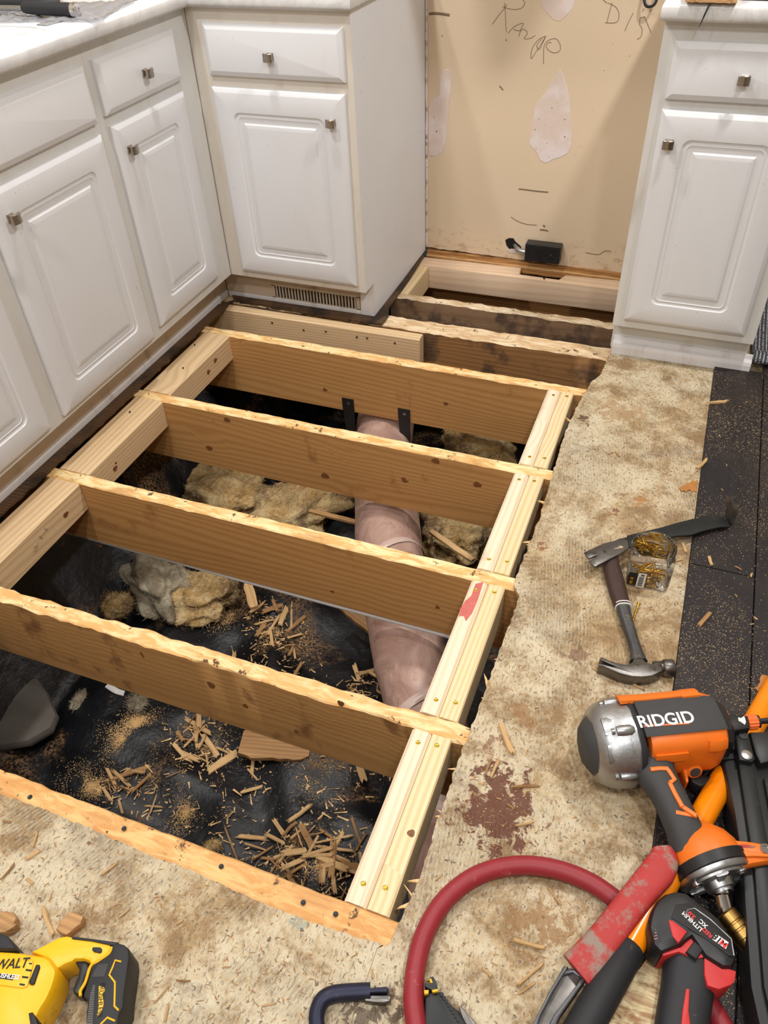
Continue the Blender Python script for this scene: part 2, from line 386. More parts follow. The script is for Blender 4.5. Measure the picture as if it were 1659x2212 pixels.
    dn = k.m('MULTIPLY', k.ss(k.noise(co, 3.4, 5, .65, .4), .52, .66), k.ss(k.noise(co, 130, 3, .7), .42, .58))
    film = k.ss(k.noise(co, 2.6, 4, .6), .45, .75)
    col = k.mix(k.m('MULTIPLY', film, .22), lin(15, 16, 20), lin(46, 52, 62))
    col = k.mix(k.m('MULTIPLY', dn, .7), col, lin(168, 128, 84))
    M['plastic'] = k.done(col, k.mix(dn, (.42, .42, .42), (.9, .9, .9)), 0, k.bump(k.noise(co, 15, 4, .6), .5, .012), .4)
    k = NT('concrete_block'); co = k.obj()
    M['concrete'] = k.done(k.mix(k.noise(co, 8, 6, .65), lin(70, 66, 62), lin(122, 116, 108)), .9, 0, k.bump(k.noise(co, 60, 4), .4, .003))
    k = NT('yellow_fibre_insulation'); co = k.obj()
    n1 = k.noise(co, 7, 5, .65, .5); n2 = k.noise(k.map(co, (1, 1, 3)), 60, 4, .7)
    col = k.mix(k.ss(n1, .38, .62), lin(178, 142, 84), lin(206, 180, 130))
    col = k.mix(k.ss(k.noise(co, 5, 4, .7), .48, .66), col, lin(112, 82, 50))
    col = k.mix(k.m('MULTIPLY', k.ss(n2, .45, .65), .35), col, lin(236, 222, 186))
    M['insul'] = k.done(col, .95, 0, k.bump(k.m('ADD', n2, n1), .7, .008))
    k = NT('grey_matted_insulation'); co = k.obj()
    n1 = k.noise(co, 8, 5, .65, .5)
    M['insul_grey'] = k.done(k.mix(k.ss(n1, .35, .65), lin(122, 110, 88), lin(184, 174, 150)), .95, 0, k.bump(k.noise(co, 40, 5, .7), .7, .006))
    k = NT('pink_duct_wrap'); co = k.obj(); x, y, z = k.sep(co)
    wr = k.noise(k.map(co, (1, 1, 1), rot=(0, 0, .6)), 9, 5, .6, 1.0)
    col = k.mix(k.ss(wr, .35, .65), lin(166, 132, 120), lin(190, 160, 146))
    col = k.mix(k.m('MULTIPLY', k.ss(k.noise(co, 24, 5, .7), .56, .66), .6), col, lin(150, 118, 92))
    M['duct'] = k.done(col, .36, 0, k.bump(wr, .6, .012))
    M['rust'] = mat_plain('rusty_tape_spot', (92, 48, 30), .8)
    # metals, plastics
    def metal(name, rgb, rough, var=.2, bump=.05, scale=90):
        return mat_plain(name, rgb, (rough*.8, rough*1.25), 1.0, var, scale, bump)
    M['nickel'] = metal('brushed_nickel', (176, 168, 158), .28)
    M['steel'] = metal('bright_steel', (178, 178, 180), .3)
    M['aluminium'] = metal('cast_aluminium', (176, 178, 180), .40, .12, .3, 160)
    M['darksteel'] = mat_plain('blackened_steel', (96, 97, 100), (.32, .5), .85, .35, 50, .2, (126, 118, 108), .35, 30)
    M['forged'] = mat_plain('worn_forged_steel', (116, 113, 110), (.28, .48), .95, .35, 60, .25, (70, 62, 56), .5, 22)
    M['blue_steel'] = mat_plain('blue_painted_bar', (44, 46, 66), (.35, .6), .6, .3, 30, .25, (96, 74, 58), .7, 22)
    M['barblack'] = mat_plain('black_pry_bar_paint', (26, 30, 30), .45, .2, .2, 60, .1, (104, 98, 90), .15, 60)
    M['chrome'] = metal('chrome', (214, 214, 216), .1, .05, 0)
    M['brass'] = metal('brass', (178, 142, 82), .34)
    M['gold'] = metal('yellow_zinc_screw', (206, 166, 66), .3)
    M['zinc'] = metal('zinc_nail_head', (150, 150, 152), .4)
    M['blackpl'] = mat_plain('black_plastic', (24, 25, 27), .45, dirt=(96, 88, 78), dirt_amt=.1, dirt_scale=40)
    M['rubber'] = mat_plain('charcoal_rubber', (58, 58, 59), .7, dirt=(98, 92, 84), dirt_amt=.08, dirt_scale=30)
    M['rubber_blk'] = mat_plain('black_rubber', (32, 33, 37), .62, dirt=(96, 90, 84), dirt_amt=.12, dirt_scale=60)
    M['orange'] = mat_plain('orange_plastic', (232, 116, 28), .45, dirt=(150, 82, 30), dirt_amt=.12, dirt_scale=26)
    M['orangep'] = mat_plain('orange_enamel', (244, 138, 10), .22, var=.08, bump=0)
    M['yellow'] = mat_plain('yellow_plastic', (246, 188, 18), .42, var=.06, dirt=(166, 108, 34), dirt_amt=.38, dirt_scale=16)
    M['redgrip'] = mat_plain('red_dipped_grip', (172, 46, 44), .6, dirt=(140, 122, 110), dirt_amt=.8, dirt_scale=24)
    M['red'] = mat_plain('red_plastic', (196, 44, 44), .5, dirt=(110, 50, 46), dirt_amt=.2, dirt_scale=30)
    M['hose'] = mat_plain('red_rubber_hose', (146, 36, 46), .5, var=.15, dirt=(176, 96, 92), dirt_amt=.22, dirt_scale=50)
    M['leather'] = mat_plain('worn_dark_grip', (62, 40, 34), .6, var=.4, dirt=(112, 98, 88), dirt_amt=.3, dirt_scale=60)
    M['white'] = mat_plain('white_print', (232, 230, 226), .5, bump=0)
    M['offwhite'] = mat_plain('matte_white', (214, 212, 210), .5)
    M['orangeprint'] = mat_plain('orange_print', (240, 112, 50), .5, bump=0)
    M['redprint'] = mat_plain('red_print', (214, 40, 40), .5, bump=0)
    M['blackprint'] = mat_plain('black_print', (18, 18, 18), .6, bump=0)
    M['yellowline'] = mat_plain('yellow_inlay', (240, 186, 30), .5, bump=0)
    M['outlet'] = mat_plain('black_bakelite', (34, 34, 37), .38, dirt=(190, 186, 180), dirt_amt=.1, dirt_scale=18)
    M['cable'] = mat_plain('grey_cable_jacket', (112, 110, 108), .55)
    M['void'] = mat_plain('dark_cavity', (14, 12, 11), .9, bump=0)
    M['leaf'] = mat_plain('dry_oak_leaf', (178, 118, 56), .6, var=.3, dirt=(120, 72, 34), dirt_amt=.4, dirt_scale=60)
    M['sawdust'] = mat_plain('sawdust', (214, 178, 124), .9, var=.3, bump=0)
    M['rag'] = mat_plain('grey_mesh_webbing', (150, 150, 152), .7, dirt=(40, 40, 42), dirt_amt=.6, dirt_scale=120)
    M['tape'] = mat_plain('torn_white_paper', (216, 206, 196), .8, dirt=(60, 54, 50), dirt_amt=.3)
    k = NT('ribbed_grey_mat'); co = k.obj(); x, y, z = k.sep(co)
    r = k.m('MULTIPLY_ADD', k.m('SINE', k.m('MULTIPLY', x, 620.0)), .5, .5)
    r = k.m('MULTIPLY', k.ss(r, .55, .9), k.ss(k.noise(co, 160, 2), .38, .52))
    M['mat'] = k.done(k.mix(r, lin(60, 62, 70), lin(178, 180, 188)), .8, 0, k.bump(r, .4, .003))
    # clear plastics: surface reflection over see-through
    def clear(name, tint, refl=.5, haze=0.0):
        k = NT(name); tr = k.n('ShaderNodeBsdfTransparent'); tr.inputs[0].default_value = (*tint, 1)
        gl = k.n('ShaderNodeBsdfGlossy'); gl.inputs['Roughness'].default_value = .06
        fr = k.n('ShaderNodeFresnel'); fr.inputs[0].default_value = 1.5
        mx = k.n('ShaderNodeMixShader'); k.set(mx.inputs[0], k.m('MULTIPLY', fr.outputs[0], refl*2)); k.t.links.new(tr.outputs[0], mx.inputs[1]); k.t.links.new(gl.outputs[0], mx.inputs[2])
        res = mx
        if haze:
            df = k.n('ShaderNodeBsdfDiffuse'); df.inputs[0].default_value = (.8, .8, .82, 1)
            m2 = k.n('ShaderNodeMixShader'); m2.inputs[0].default_value = haze; k.t.links.new(mx.outputs[0], m2.inputs[1]); k.t.links.new(df.outputs[0], m2.inputs[2]); res = m2
        k.t.nodes.remove(k.b); k.t.links.new(res.outputs[0], k.out.inputs[0]); return k.mat
    M['jar'] = clear('clear_jar_plastic', (.988, .99, .99), .6, .015)
    M['bag'] = clear('clear_plastic_bag', (.9, .9, .92), .8, .18)
    k = NT('lamp_lens'); k.b.inputs['Emission Color'].default_value = (1, .95, .87, 1); k.b.inputs['Emission Strength'].default_value = 6; M['lens'] = k.done((.9, .9, .9), .4)
    return M
zs, zd = 0.012, 0.020         # subfloor top, dark plank top
STAINS = [(*(1.1319, 0.2984), .085, .105, (104, 60, 44), .94, .36), (*(1.0702, 1.4883), .045, .05, (98, 66, 48), .9, .62), (*(1.0693, 0.9552), .04, .04, (140, 84, 52), .85, .6),
  (*(1.2123, 1.1296), .05, .03, (120, 70, 48), .75, .7), (*(1.2026, 0.6694), .05, .05, (120, 82, 66), .6, .6), (*(1.2592, 1.1900), .03, .04, (178, 128, 74), .8, .6),
  (*(1.0905, 0.4224), .05, .08, (130, 84, 60), .75, .66), (*(1.1305, -0.0332), .13, .06, (112, 86, 66), .7, .6), (*(1.0428, -0.0654), .07, .05, (82, 66, 54), .8, .5),
  (*(0.8858, 0.0155), .05, .025, (110, 136, 136), .45, .55), (*(1.2546, 0.1387), .10, .08, (150, 112, 70), .7, .55), (*(1.0983, 0.0891), .04, .05, (120, 92, 76), .6, .65), (*(1.1376, 0.4807), .05, .06, (150, 108, 64), .6, .6),
  (*(1.1621, 1.5529), .11, .10, (168, 132, 84), .55, .45), (*(0.5305, 0.0521), .10, .03, (150, 112, 78), .7, .6)]
M = mk_materials()
random.seed(7)
# ------------------------------------------------------------------ room shell
XL, XR, YF, YB, ZC = -0.86, 3.0, -2.2, 2.43, 2.44
wb = empty('wall_back', (0, YB, 0), 'beige drywall behind the stove space with bare spackle patches', 'wall', kind='structure')
b = MB()
# drywall sheet with a ragged lower edge
N = 60; low = []
for i in range(N+1):
    x = .20+(XR-.20)*0+ (1.2-.20)*i/N
    low.append((x, .022-.012*(x-.29)/.75+.006*mnoise.noise(Vector((x*30, 3, 0)))))
vs = []; fs = []
for x, z in low: vs += [(x, YB, z), (x, YB, ZC), (x, YB+.013, z), (x, YB+.013, ZC)]
for i in range(N):
    a = i*4; c = a+4
    fs += [(a, c, c+1, a+1), (a+2, a+3, c+3, c+2), (a, a+2, c+2, c), (a+1, c+1, c+3, a+3)]
b.add(vs, fs); b.box(XL, .20, YB, YB+.013, .0, ZC); b.box(1.2, XR, YB, YB+.013, .012, ZC)
b.build('drywall_sheet', M['drywall'], wb)
def wall_poly(name, pts, mat, th=.0012):
    mb = MB(); n = len(pts)
    c = (sum(p[0] for p in pts)/n, sum(p[1] for p in pts)/n)
    ring0 = [(p[0], YB-.0002, p[1]) for p in pts]; ring1 = [(c[0]+(p[0]-c[0])*.985, YB-th, c[1]+(p[1]-c[1])*.985) for p in pts]
    mb.rings([ring0, ring1]); return mb.build(name, mat, wb)
wall_poly('spackle_patch', [(0.7408, 0.6623), (0.7563, 0.6399), (0.7704, 0.6079), (0.7816, 0.5801), (0.7904, 0.5420), (0.7989, 0.5032), (0.8046, 0.4736), (0.8078, 0.4434), (0.8050, 0.4226), (0.7971, 0.4064), (0.7715, 0.3913), (0.7501, 0.3843), (0.7373, 0.3743), (0.7238, 0.3700), (0.7062, 0.3782), (0.6963, 0.3933), (0.6865, 0.4084), (0.6744, 0.4180), (0.6654, 0.4252), (0.6644, 0.4433), (0.6652, 0.4589), (0.6671, 0.4871), (0.6711, 0.5150), (0.6721, 0.5399), (0.6756, 0.5548), (0.6899, 0.5726), (0.7020, 0.5853), (0.7148, 0.6145), (0.7238, 0.6291)], M['spackle'])
wall_poly('spackle_patch', [(0.3705, 0.6421), (0.3807, 0.6392), (0.3855, 0.6273), (0.3855, 0.6029), (0.3820, 0.5781), (0.3790, 0.5579), (0.3772, 0.5326), (0.3759, 0.5069), (0.3727, 0.4598), (0.3686, 0.4223), (0.3631, 0.3921), (0.3543, 0.3777), (0.3362, 0.3653), (0.3149, 0.3581), (0.3039, 0.3628), (0.3032, 0.4498), (0.3032, 0.5232), (0.3201, 0.5497), (0.3432, 0.5610), (0.3440, 0.5910), (0.3454, 0.6206), (0.3548, 0.6380)], M['spackle'])
wall_poly('spackle_patch', [(0.6556, 0.8728), (0.7652, 0.8747), (0.7664, 0.8460), (0.7617, 0.8251), (0.7469, 0.8058), (0.7265, 0.7895), (0.7060, 0.7941), (0.6894, 0.8086), (0.6732, 0.8209), (0.6619, 0.8439)], M['spackle'])
def stroke(pts, r=.0008, name='pencil_mark'):
    P = [(p[0], YB-.0008, p[1]) for p in pts]; mb = MB(); mb.tube(cat_rom(P, 6), (r, r*.6), 5, (0, 1, 0)); return mb.build(name, M['pencil'], wb)
for s_ in ([(0.5152, 0.7756), (0.5322, 0.7981), (0.5514, 0.8202), (0.5585, 0.8298)], [(0.5505, 0.8339), (0.5557, 0.8030), (0.5585, 0.7769), (0.5621, 0.7549)], [(0.5450, 0.8235), (0.5773, 0.8174), (0.6026, 0.8205), (0.6138, 0.8323), (0.6084, 0.8427), (0.5951, 0.8509)],
  [(0.5675, 0.7528), (0.5859, 0.7711), (0.6135, 0.7815), (0.6081, 0.7652), (0.6025, 0.7446)], [(0.5838, 0.7644), (0.6023, 0.7606), (0.6174, 0.7655), (0.6296, 0.7548), (0.6205, 0.7399), (0.6400, 0.7414), (0.6547, 0.7499)],
  [(0.6880, 0.7492), (0.6661, 0.7383), (0.6488, 0.7131), (0.6477, 0.6849), (0.6615, 0.7046), (0.6780, 0.7312), (0.6881, 0.7484), (0.6811, 0.7313), (0.6712, 0.7117), (0.6624, 0.7226), (0.6761, 0.7409)], [(0.6891, 0.6715), (0.6862, 0.7010), (0.6868, 0.7257), (0.7017, 0.7396), (0.7217, 0.7424), (0.7355, 0.7275), (0.7363, 0.7110), (0.7208, 0.7042), (0.7023, 0.7097), (0.6923, 0.7215), (0.6975, 0.7305), (0.7076, 0.7322)],
  [(0.8772, 0.8422), (0.8736, 0.8195), (0.8695, 0.7893)], [(0.8656, 0.8408), (0.8909, 0.8302), (0.9027, 0.8099), (0.8970, 0.7918), (0.8646, 0.7900)], [(0.9425, 0.8171), (0.9343, 0.7962), (0.9259, 0.7698)],
  [(0.9717, 0.8293), (0.9678, 0.8198)], [(0.9793, 0.8077), (0.9658, 0.8045), (0.9667, 0.7887), (0.9755, 0.7764), (0.9761, 0.7575), (0.9660, 0.7499)], [(0.9752, 0.8097), (0.9896, 0.7894), (1.0029, 0.7680)],
  [(0.8633, 0.8399), (0.8343, 0.8597), (0.8183, 0.8716)]): stroke(s_)
stroke([(0.6397, 0.2759), (0.6700, 0.2753), (0.7048, 0.2741), (0.7449, 0.2744)], .0022, 'scratch')
stroke([(0.7294, 0.1387), (0.7459, 0.1393), (0.7591, 0.1372)], .0028, 'scratch'); stroke([(0.7395, 0.1565), (0.7459, 0.1512)], .003, 'scratch'); stroke([(0.5498, 0.6014), (0.5626, 0.5895)], .0018, 'scratch')
stroke([(0.9015, 0.0730), (0.9480, 0.0713), (0.9687, 0.0872), (0.9913, 0.0887)], .0012, 'scratch'); stroke([(0.6191, 0.1733), (0.6502, 0.1587), (0.6805, 0.1530), (0.7161, 0.1539)], .0011, 'scratch')
stroke([(0.3051, 0.7988), (0.3351, 0.8009), (0.3731, 0.7974)], .004, 'scratch')
# caulk bead down the corner beside the end panel
mb = MB(); mb.tube([(.297+.002*mnoise.noise(Vector((0, 0, z*9))), YB-.003, z) for z in [.03+.9*i/40 for i in range(41)]], [.004+.003*abs(mnoise.noise(Vector((0, 1, i*.6)))) for i in range(41)], 6)
mb.build('caulk_bead', M['spackle'], wb)
def wall(name, x0, x1, y0, y1, z0, z1, mat, label, cat='wall'):
    mb = MB(); mb.box(x0, x1, y0, y1, z0, z1); return mb.build(name, M[mat], None, label=label, cat=cat, kind='structure', loc=((x0+x1)/2, (y0+y1)/2, z0))
wall('wall_left', XL-.05, XL, YF, YB, 0.0, ZC, 'roomwall', 'painted wall behind the sink cabinets')
wall('wall_right', XR, XR+.05, YF, YB+.05, -.02, ZC, 'roomwall', 'painted wall on the right, beyond the dark plank floor')
wall('wall_front', XL, XR, YF-.05, YF, -.02, ZC, 'roomwall', 'painted wall behind the camera')
wall('ceiling', XL-.05, XR+.05, YF-.05, YB+.05, ZC, ZC+.05, 'ceiling', 'white ceiling carrying the recessed lamps', 'ceiling')
for (x, y, wt, colr, r, lb) in LAMPS:
    L = empty('recessed_light', (x, y, ZC-.012), lb, 'ceiling light', 'recessed ceiling lamps')
    mb = MB(); mb.lathe((x, y, ZC), (0, 0, -1), [(0, r+.03), (.006, r+.03), (.012, r+.015), (.012, r+.002), (.004, r)], 28, cap=(False, False)); mb.build('trim_ring', M['offwhite'], L, smooth=40)
    mb = MB(); mb.lathe((x, y, ZC-.003), (0, 0, -1), [(0, r), (.003, r)], 28); mb.build('lens', M['lens'], L)
    ld = bpy.data.lights.new('lamp', 'AREA'); ld.shape = 'DISK'; ld.size = r*2; ld.energy = wt; ld.color = colr
    lo = bpy.data.objects.new('lamp', ld); COL.objects.link(lo); lo.parent = L; lo.location = (0, 0, -.004)
# ------------------------------------------------------------------ floor
fl = empty('floor', (0, 0, 0), 'glue-covered old subfloor with dark planks along its right side', 'floor', kind='structure')
def jag(pts, amp, step=.012, seed=0):
    out = []
    for i in range(len(pts)-1):
        a = Vector(pts[i]); c = Vector(pts[i+1]); n = max(1, int((c-a).length/step)); d = (c-a).normalized(); nn = Vector((-d.y, d.x))
        for j in range(n):
            q = a+(c-a)*(j/n); k = mnoise.noise(Vector((q.x*60+seed, q.y*60, 0)))+.6*mnoise.noise(Vector((q.x*160, q.y*160+seed, 1)))
            out.append(tuple(q+nn*amp*k))
    return out
# right sheet: ragged along the opening
edge = jag([(1.0355, 0.0307), (1.0472, 0.1384), (1.0451, 0.3514), (1.0491, 0.4181), (1.0514, 0.5163), (1.0542, 0.6685), (1.0576, 0.7847), (1.0371, 0.8181), (1.0389, 0.8896), (1.0436, 1.0471), (1.0392, 1.2020), (1.0345, 1.4197), (1.0436, 1.5634), (1.0574, 1.6740), (1.0787, 1.7338), (1.087, 1.868)], .004, .008)
right_x = 1.392
poly = edge+[(1.087, YB), (right_x, YB), (right_x, YF), (1.0212, YF), (1.0212, .02)]
mb = MB(); mb.slab(poly, 0.0005, zs); mb.build('subfloor_sheet', M['subfloor'], fl)
near = jag([(1.0261, 0.0273), (0.9832, 0.0236), (0.9051, 0.0188), (0.8218, 0.0191), (0.7326, 0.0223), (0.6630, 0.0252), (0.5946, 0.0228), (0.5103, 0.0265), (0.3923, 0.0295), (0.2901, 0.0263), (.15, .018), (-.85, .018)], .003, .008, 5)
mb = MB(); mb.slab(near+[(-.85, YF), (1.0206, YF), (1.0206, .02)], 0.0005, zs); mb.build('subfloor_sheet', M['subfloor'], fl)
# splintered lip along the right sheet
for i in range(20):
    q = edge[int(random.random()**1.0*(len(edge)-1))]; L_ = random.uniform(.012, .034); a = random.uniform(1.8, 4.4); th = random.uniform(.001, .004)
    mb = MB(); d = Vector((math.cos(a), math.sin(a))); nn = Vector((-d.y, d.x))*random.uniform(.0015, .005); q = Vector(q)-d*.008; z = random.uniform(.001, .009)
    P = [q+nn, q-nn, q+d*L_*random.uniform(.5, .9)-nn*.5, q+d*L_]
    mb.slab([tuple(p) for p in P], z, z+th); mb.build('splinter', M['chip'], fl)
# dark laminate planks, staggered ends
rows = [(right_x+.001, 1.5285), (1.5310, 1.738), (1.7405, 1.952), (1.954, 2.145), (2.147, 2.338), (2.340, 2.531), (2.533, 2.724), (2.726, XR)]
ends = [[1.0], [1.20, -.1], [.72], [1.5, .1], [.9], [1.3, -.2], [.6], [1.1]]
for (x0, x1), es in zip(rows, ends):
    ys = [YB if x0 > 1.47 else 1.872]+es+[YF]
    for y1, y0 in zip(ys, ys[1:]):
        mb = MB(); mb.box(x0, x1, y0+.0012, y1-.0012, zs+.0005 if x0 < right_x+.01 else 0.002, zd); o = mb.build('floor_plank', M['plank'], fl, bevel=.0012)
mb = MB(); mb.box(right_x, XR, YF, YB, -.012, .0018); mb.build('underlay', M['subfloor'], fl)
# ------------------------------------------------------------------ crawl space
def gz(x, y):
    z = -.65+.035*mnoise.noise(Vector((x*3.1, y*3.1, 0)))+.018*mnoise.noise(Vector((x*8, y*8, 2)))
    r = abs(mnoise.noise(Vector((x*2.2+y*1.5, y*2.6-x, 5)))); z += .035*max(0, .35-r)/.35
    if x < -.22: z += min(.42, (-.22-x)*1.1)
    return z
mb = MB(); nx, ny = 130, 150; x0, x1, y0, y1 = -.74, 2.1, -.73, 2.49
vs = [(x0+(x1-x0)*i/nx, y0+(y1-y0)*j/ny) for j in range(ny+1) for i in range(nx+1)]
mb.add([(x, y, gz(x, y)) for x, y in vs], [(j*(nx+1)+i, j*(nx+1)+i+1, (j+1)*(nx+1)+i+1, (j+1)*(nx+1)+i) for j in range(ny) for i in range(nx)])
mb.build('plastic_sheet', M['plastic'], smooth=180, label='black plastic vapour sheet wrinkled over the crawl space ground', cat='plastic sheet', loc=(.6, .9, -.65))
wall('wall_foundation', -.80, -.745, -.75, 2.52, -.9, -.06, 'concrete', 'dark concrete foundation wall below the sink cabinets')
wall('wall_foundation_back', -.74, 2.1, 2.50, 2.56, -.9, -.10, 'concrete', 'dark concrete foundation wall below the back wall')
wall('wall_foundation_front', -.74, 2.1, -.80, -.745, -.9, -.24, 'concrete', 'dark concrete foundation wall below the near floor')
wall('wall_foundation_right', 2.12, 2.18, -.75, 2.5, -.9, -.24, 'concrete', 'dark concrete foundation wall under the dark planks')
mb = MB(); mb.slab([(-0.5416, 0.5570), (-0.4419, 0.6065), (-0.3421, 0.5711), (-0.2229, 0.5077), (-0.1437, 0.4530), (-0.1293, 0.4106), (-0.1616, 0.3531), (-0.2877, 0.2785)], -.60, -.56, .015); mb.build('footing_block', M['concrete'], loc=(-.2, .45, -.60), smooth=30, label='pale concrete footing block at the left edge of the pit', cat='concrete block')
# ------------------------------------------------------------------ lumber
def lumber(name, label, cat, x0, x1, y0, y1, z0, z1, mat, axis='x', jit=0.0, chamf=.003, segs=None, group=None, notch=None, seed=None):
    L_, W, H = ((x1-x0), (y1-y0), (z1-z0)) if axis == 'x' else ((y1-y0), (x1-x0), (z1-z0))
    segs = segs or (max(2, int(L_/.02)) if jit else 1); seed = seed if seed is not None else random.random()*50
    c = chamf; prof = [(-W/2+c, 0), (W/2-c, 0), (W/2, c), (W/2, H-c), (W/2-c, H), (W/6, H), (-W/6, H), (-W/2+c, H), (-W/2, H-c), (-W/2, c)]
    rs = []
    for i in range(segs+1):
        x = -L_/2+L_*i/segs; r = []
        for (py, pz) in prof:
            j = 0; jy = 0
            if jit and pz > H*.5:
                j = jit*(mnoise.noise(Vector((x*16+seed, py*50, 0)))+.7*mnoise.noise(Vector((x*55+seed, py*90, 3))))
                jy = jit*.9*mnoise.noise(Vector((x*38+seed*2, py*30, 7)))
                j = min(j, jit*.35)-jit*.2
            r.append((x, py+jy, pz+j))
        rs.append(r)
    m_ = MB(); m_.rings(rs)
    o = m_.build(name, M[mat], smooth=35)
    o.location = ((x0+x1)/2, (y0+y1)/2, z0)
    if axis == 'y': o.rotation_euler = (0, 0, math.pi/2)
    return tag(o, label, cat, group)
JH = .2196
def fastener(parent, loc, nrm=(0, 0, 1), r=.0045, mat='gold', name='screw_head'):
    m_ = MB(); m_.lathe((0, 0, 0), nrm, [(-.001, r), (.0008, r), (.0012, r*.8), (.0006, r*.35), (.0004, r*.2)], 10)
    o = m_.build(name, M[mat], smooth=40)
    o.parent = parent
    mi = Matrix.LocRotScale(parent.location, parent.rotation_euler, None).inverted()
    o.matrix_local = mi @ Matrix.Translation(Vector(loc))
    return o
gj = 'old floor joists across the open pit'
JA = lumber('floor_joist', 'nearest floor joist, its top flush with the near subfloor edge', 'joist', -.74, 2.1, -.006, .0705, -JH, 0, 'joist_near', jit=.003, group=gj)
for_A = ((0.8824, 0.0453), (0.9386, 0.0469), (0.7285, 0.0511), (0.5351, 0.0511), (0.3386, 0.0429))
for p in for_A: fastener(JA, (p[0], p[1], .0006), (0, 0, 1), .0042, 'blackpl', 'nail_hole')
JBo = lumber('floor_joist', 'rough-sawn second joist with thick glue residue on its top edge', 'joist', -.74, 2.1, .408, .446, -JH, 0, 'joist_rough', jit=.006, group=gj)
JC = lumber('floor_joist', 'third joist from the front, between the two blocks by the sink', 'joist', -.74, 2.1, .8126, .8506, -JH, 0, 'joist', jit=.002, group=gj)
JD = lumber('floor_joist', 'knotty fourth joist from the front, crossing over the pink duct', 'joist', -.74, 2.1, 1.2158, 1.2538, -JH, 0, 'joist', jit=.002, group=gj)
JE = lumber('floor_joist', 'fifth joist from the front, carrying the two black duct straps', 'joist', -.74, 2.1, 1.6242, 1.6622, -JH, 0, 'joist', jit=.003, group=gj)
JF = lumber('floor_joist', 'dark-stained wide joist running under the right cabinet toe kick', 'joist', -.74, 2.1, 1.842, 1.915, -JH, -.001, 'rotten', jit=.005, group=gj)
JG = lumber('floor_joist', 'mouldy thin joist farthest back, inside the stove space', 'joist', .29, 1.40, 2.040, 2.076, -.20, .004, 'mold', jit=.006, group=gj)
SIS = lumber('sister_joist', 'new short board nailed along the stained joist below the corner cabinet', 'board', -.70, .485, 1.790, 1.829, -JH, -.001, 'block', chamf=.005)
for p in ((-0.0600, 1.7900, -0.0264),(0.0607, 1.7900, -0.0357),(0.1458, 1.7900, -0.0272),(0.2606, 1.7900, -0.0295),(0.2980, 1.7900, -0.0269),(0.3976, 1.7900, -0.0293)): fastener(SIS, (p[0], 1.7895, p[2]), (0, -1, 0), .0042, 'zinc', 'nail_head')
def knot_mat():
    k = NT('wood_knot'); co = k.obj(); d = k.vm('LENGTH', co, (0, 0, 0)); nz = k.noise(co, 160, 3)
    rg = k.m('MULTIPLY_ADD', k.m('SINE', k.m('ADD', k.m('MULTIPLY', d, 2600.0), k.m('MULTIPLY', nz, 5.0))), .5, .5)
    col = k.mix(rg, lin(96, 58, 30), lin(148, 98, 52)); return k.done(k.mix(k.ss(nz, .58, .68), col, lin(58, 36, 22)), .6)
KM = knot_mat()
def knot(parent, p, nrm, r, sx=1.25):
    N_ = Vector(nrm); a = N_.orthogonal() if abs(N_.z) < .9 else Vector((1, 0, 0)); q = MB(); ring0, ring1 = [], []
    U = Vector((0, 0, 1)).cross(N_) if abs(N_.z) < .9 else Vector((0, 1, 0)); W_ = N_.cross(U)
    for j in range(14):
        t = 2*math.pi*j/14; rr = r*(1+.12*math.sin(t*3+p[0]*40)); ring0.append(U*math.cos(t)*rr*sx+W_*math.sin(t)*rr-N_*.001); ring1.append(U*math.cos(t)*rr*sx*.95+W_*math.sin(t)*rr*.95+N_*.0004)
    q.rings([ring0, ring1]); o = q.build('knot', KM); o.parent = parent; o.matrix_local = Matrix.LocRotScale(parent.location, parent.rotation_euler, None).inverted() @ Matrix.Translation(Vector(p))
for p, r in (((-0.0044, 1.2158, -0.1459), .010), ((0.3852, 1.2158, -0.1564), .011), ((0.6368, 1.2158, -0.1069), .010), ((0.8449, 1.2158, -0.0690), .010), ((0.7263, 1.2158, -0.0168), .010), ((0.0819, 1.2158, -0.0210), .009)): knot(JD, p, (0, -1, 0), r)
for p, r in (((0.2045, 1.6242, -0.1480), .007), ((0.6596, 1.6242, -0.0076), .007), ((0.6286, 1.6242, -0.1164), .007), ((-0.2065, 1.6242, -0.0473), .006)): knot(JE, p, (0, -1, 0), r)
for p, r in (((0.8602, 0.8126, -0.1243), .007), ((0.5839, 0.8126, -0.1689), .005), ((-0.1501, 0.8126, -0.2388), .006)): knot(JC, p, (0, -1, 0), r)
for p, r in (((0.4857, 0.4080, -0.0761), .012), ((0.3253, 0.4080, -0.0407), .011), ((0.1242, 0.4080, -0.1179), .007), ((0.5614, 0.4080, -0.1162), .008), ((0.7937, 0.4080, 0.0059), .009), ((0.6777, 0.4080, -0.1534), .007)): knot(JBo, p, (0, -1, 0), r, .8)
# blocks along the sink side
bl = [(.0705, .408, 'pine block by the sink kick between the nearest and second joist'), (.446, .8126, 'pine block with pencilled figures between second and third joist'), (.8506, 1.2158, 'pale pine block by the sink kick between third and fourth joist'), (1.2538, 1.6242, 'knotty pine block by the sink kick between fourth and fifth joist')]
BLK = []
for y0_, y1_, lb in bl:
    o = lumber('joist_block', lb, 'block', -.232, -.135, y0_+.001, y1_-.001, -.092, -.001, 'block', 'y', chamf=.004, group='pine blocks along the sink cabinets'); BLK.append(o)
for p in ((-0.1350, 1.0709, 0.0573), (-0.1350, 0.9592, -0.0419), (-0.1350, 1.4294, 0.0730), (-0.1350, 1.2914, 0.0948), (-0.1350, 1.3472, 0.0378)):
    k_ = 2 if p[1] < 1.23 else 3
    fastener(BLK[k_], (-.1345, p[1], p[2]), (1, 0, 0), .0035, 'forged', 'nail_hole')
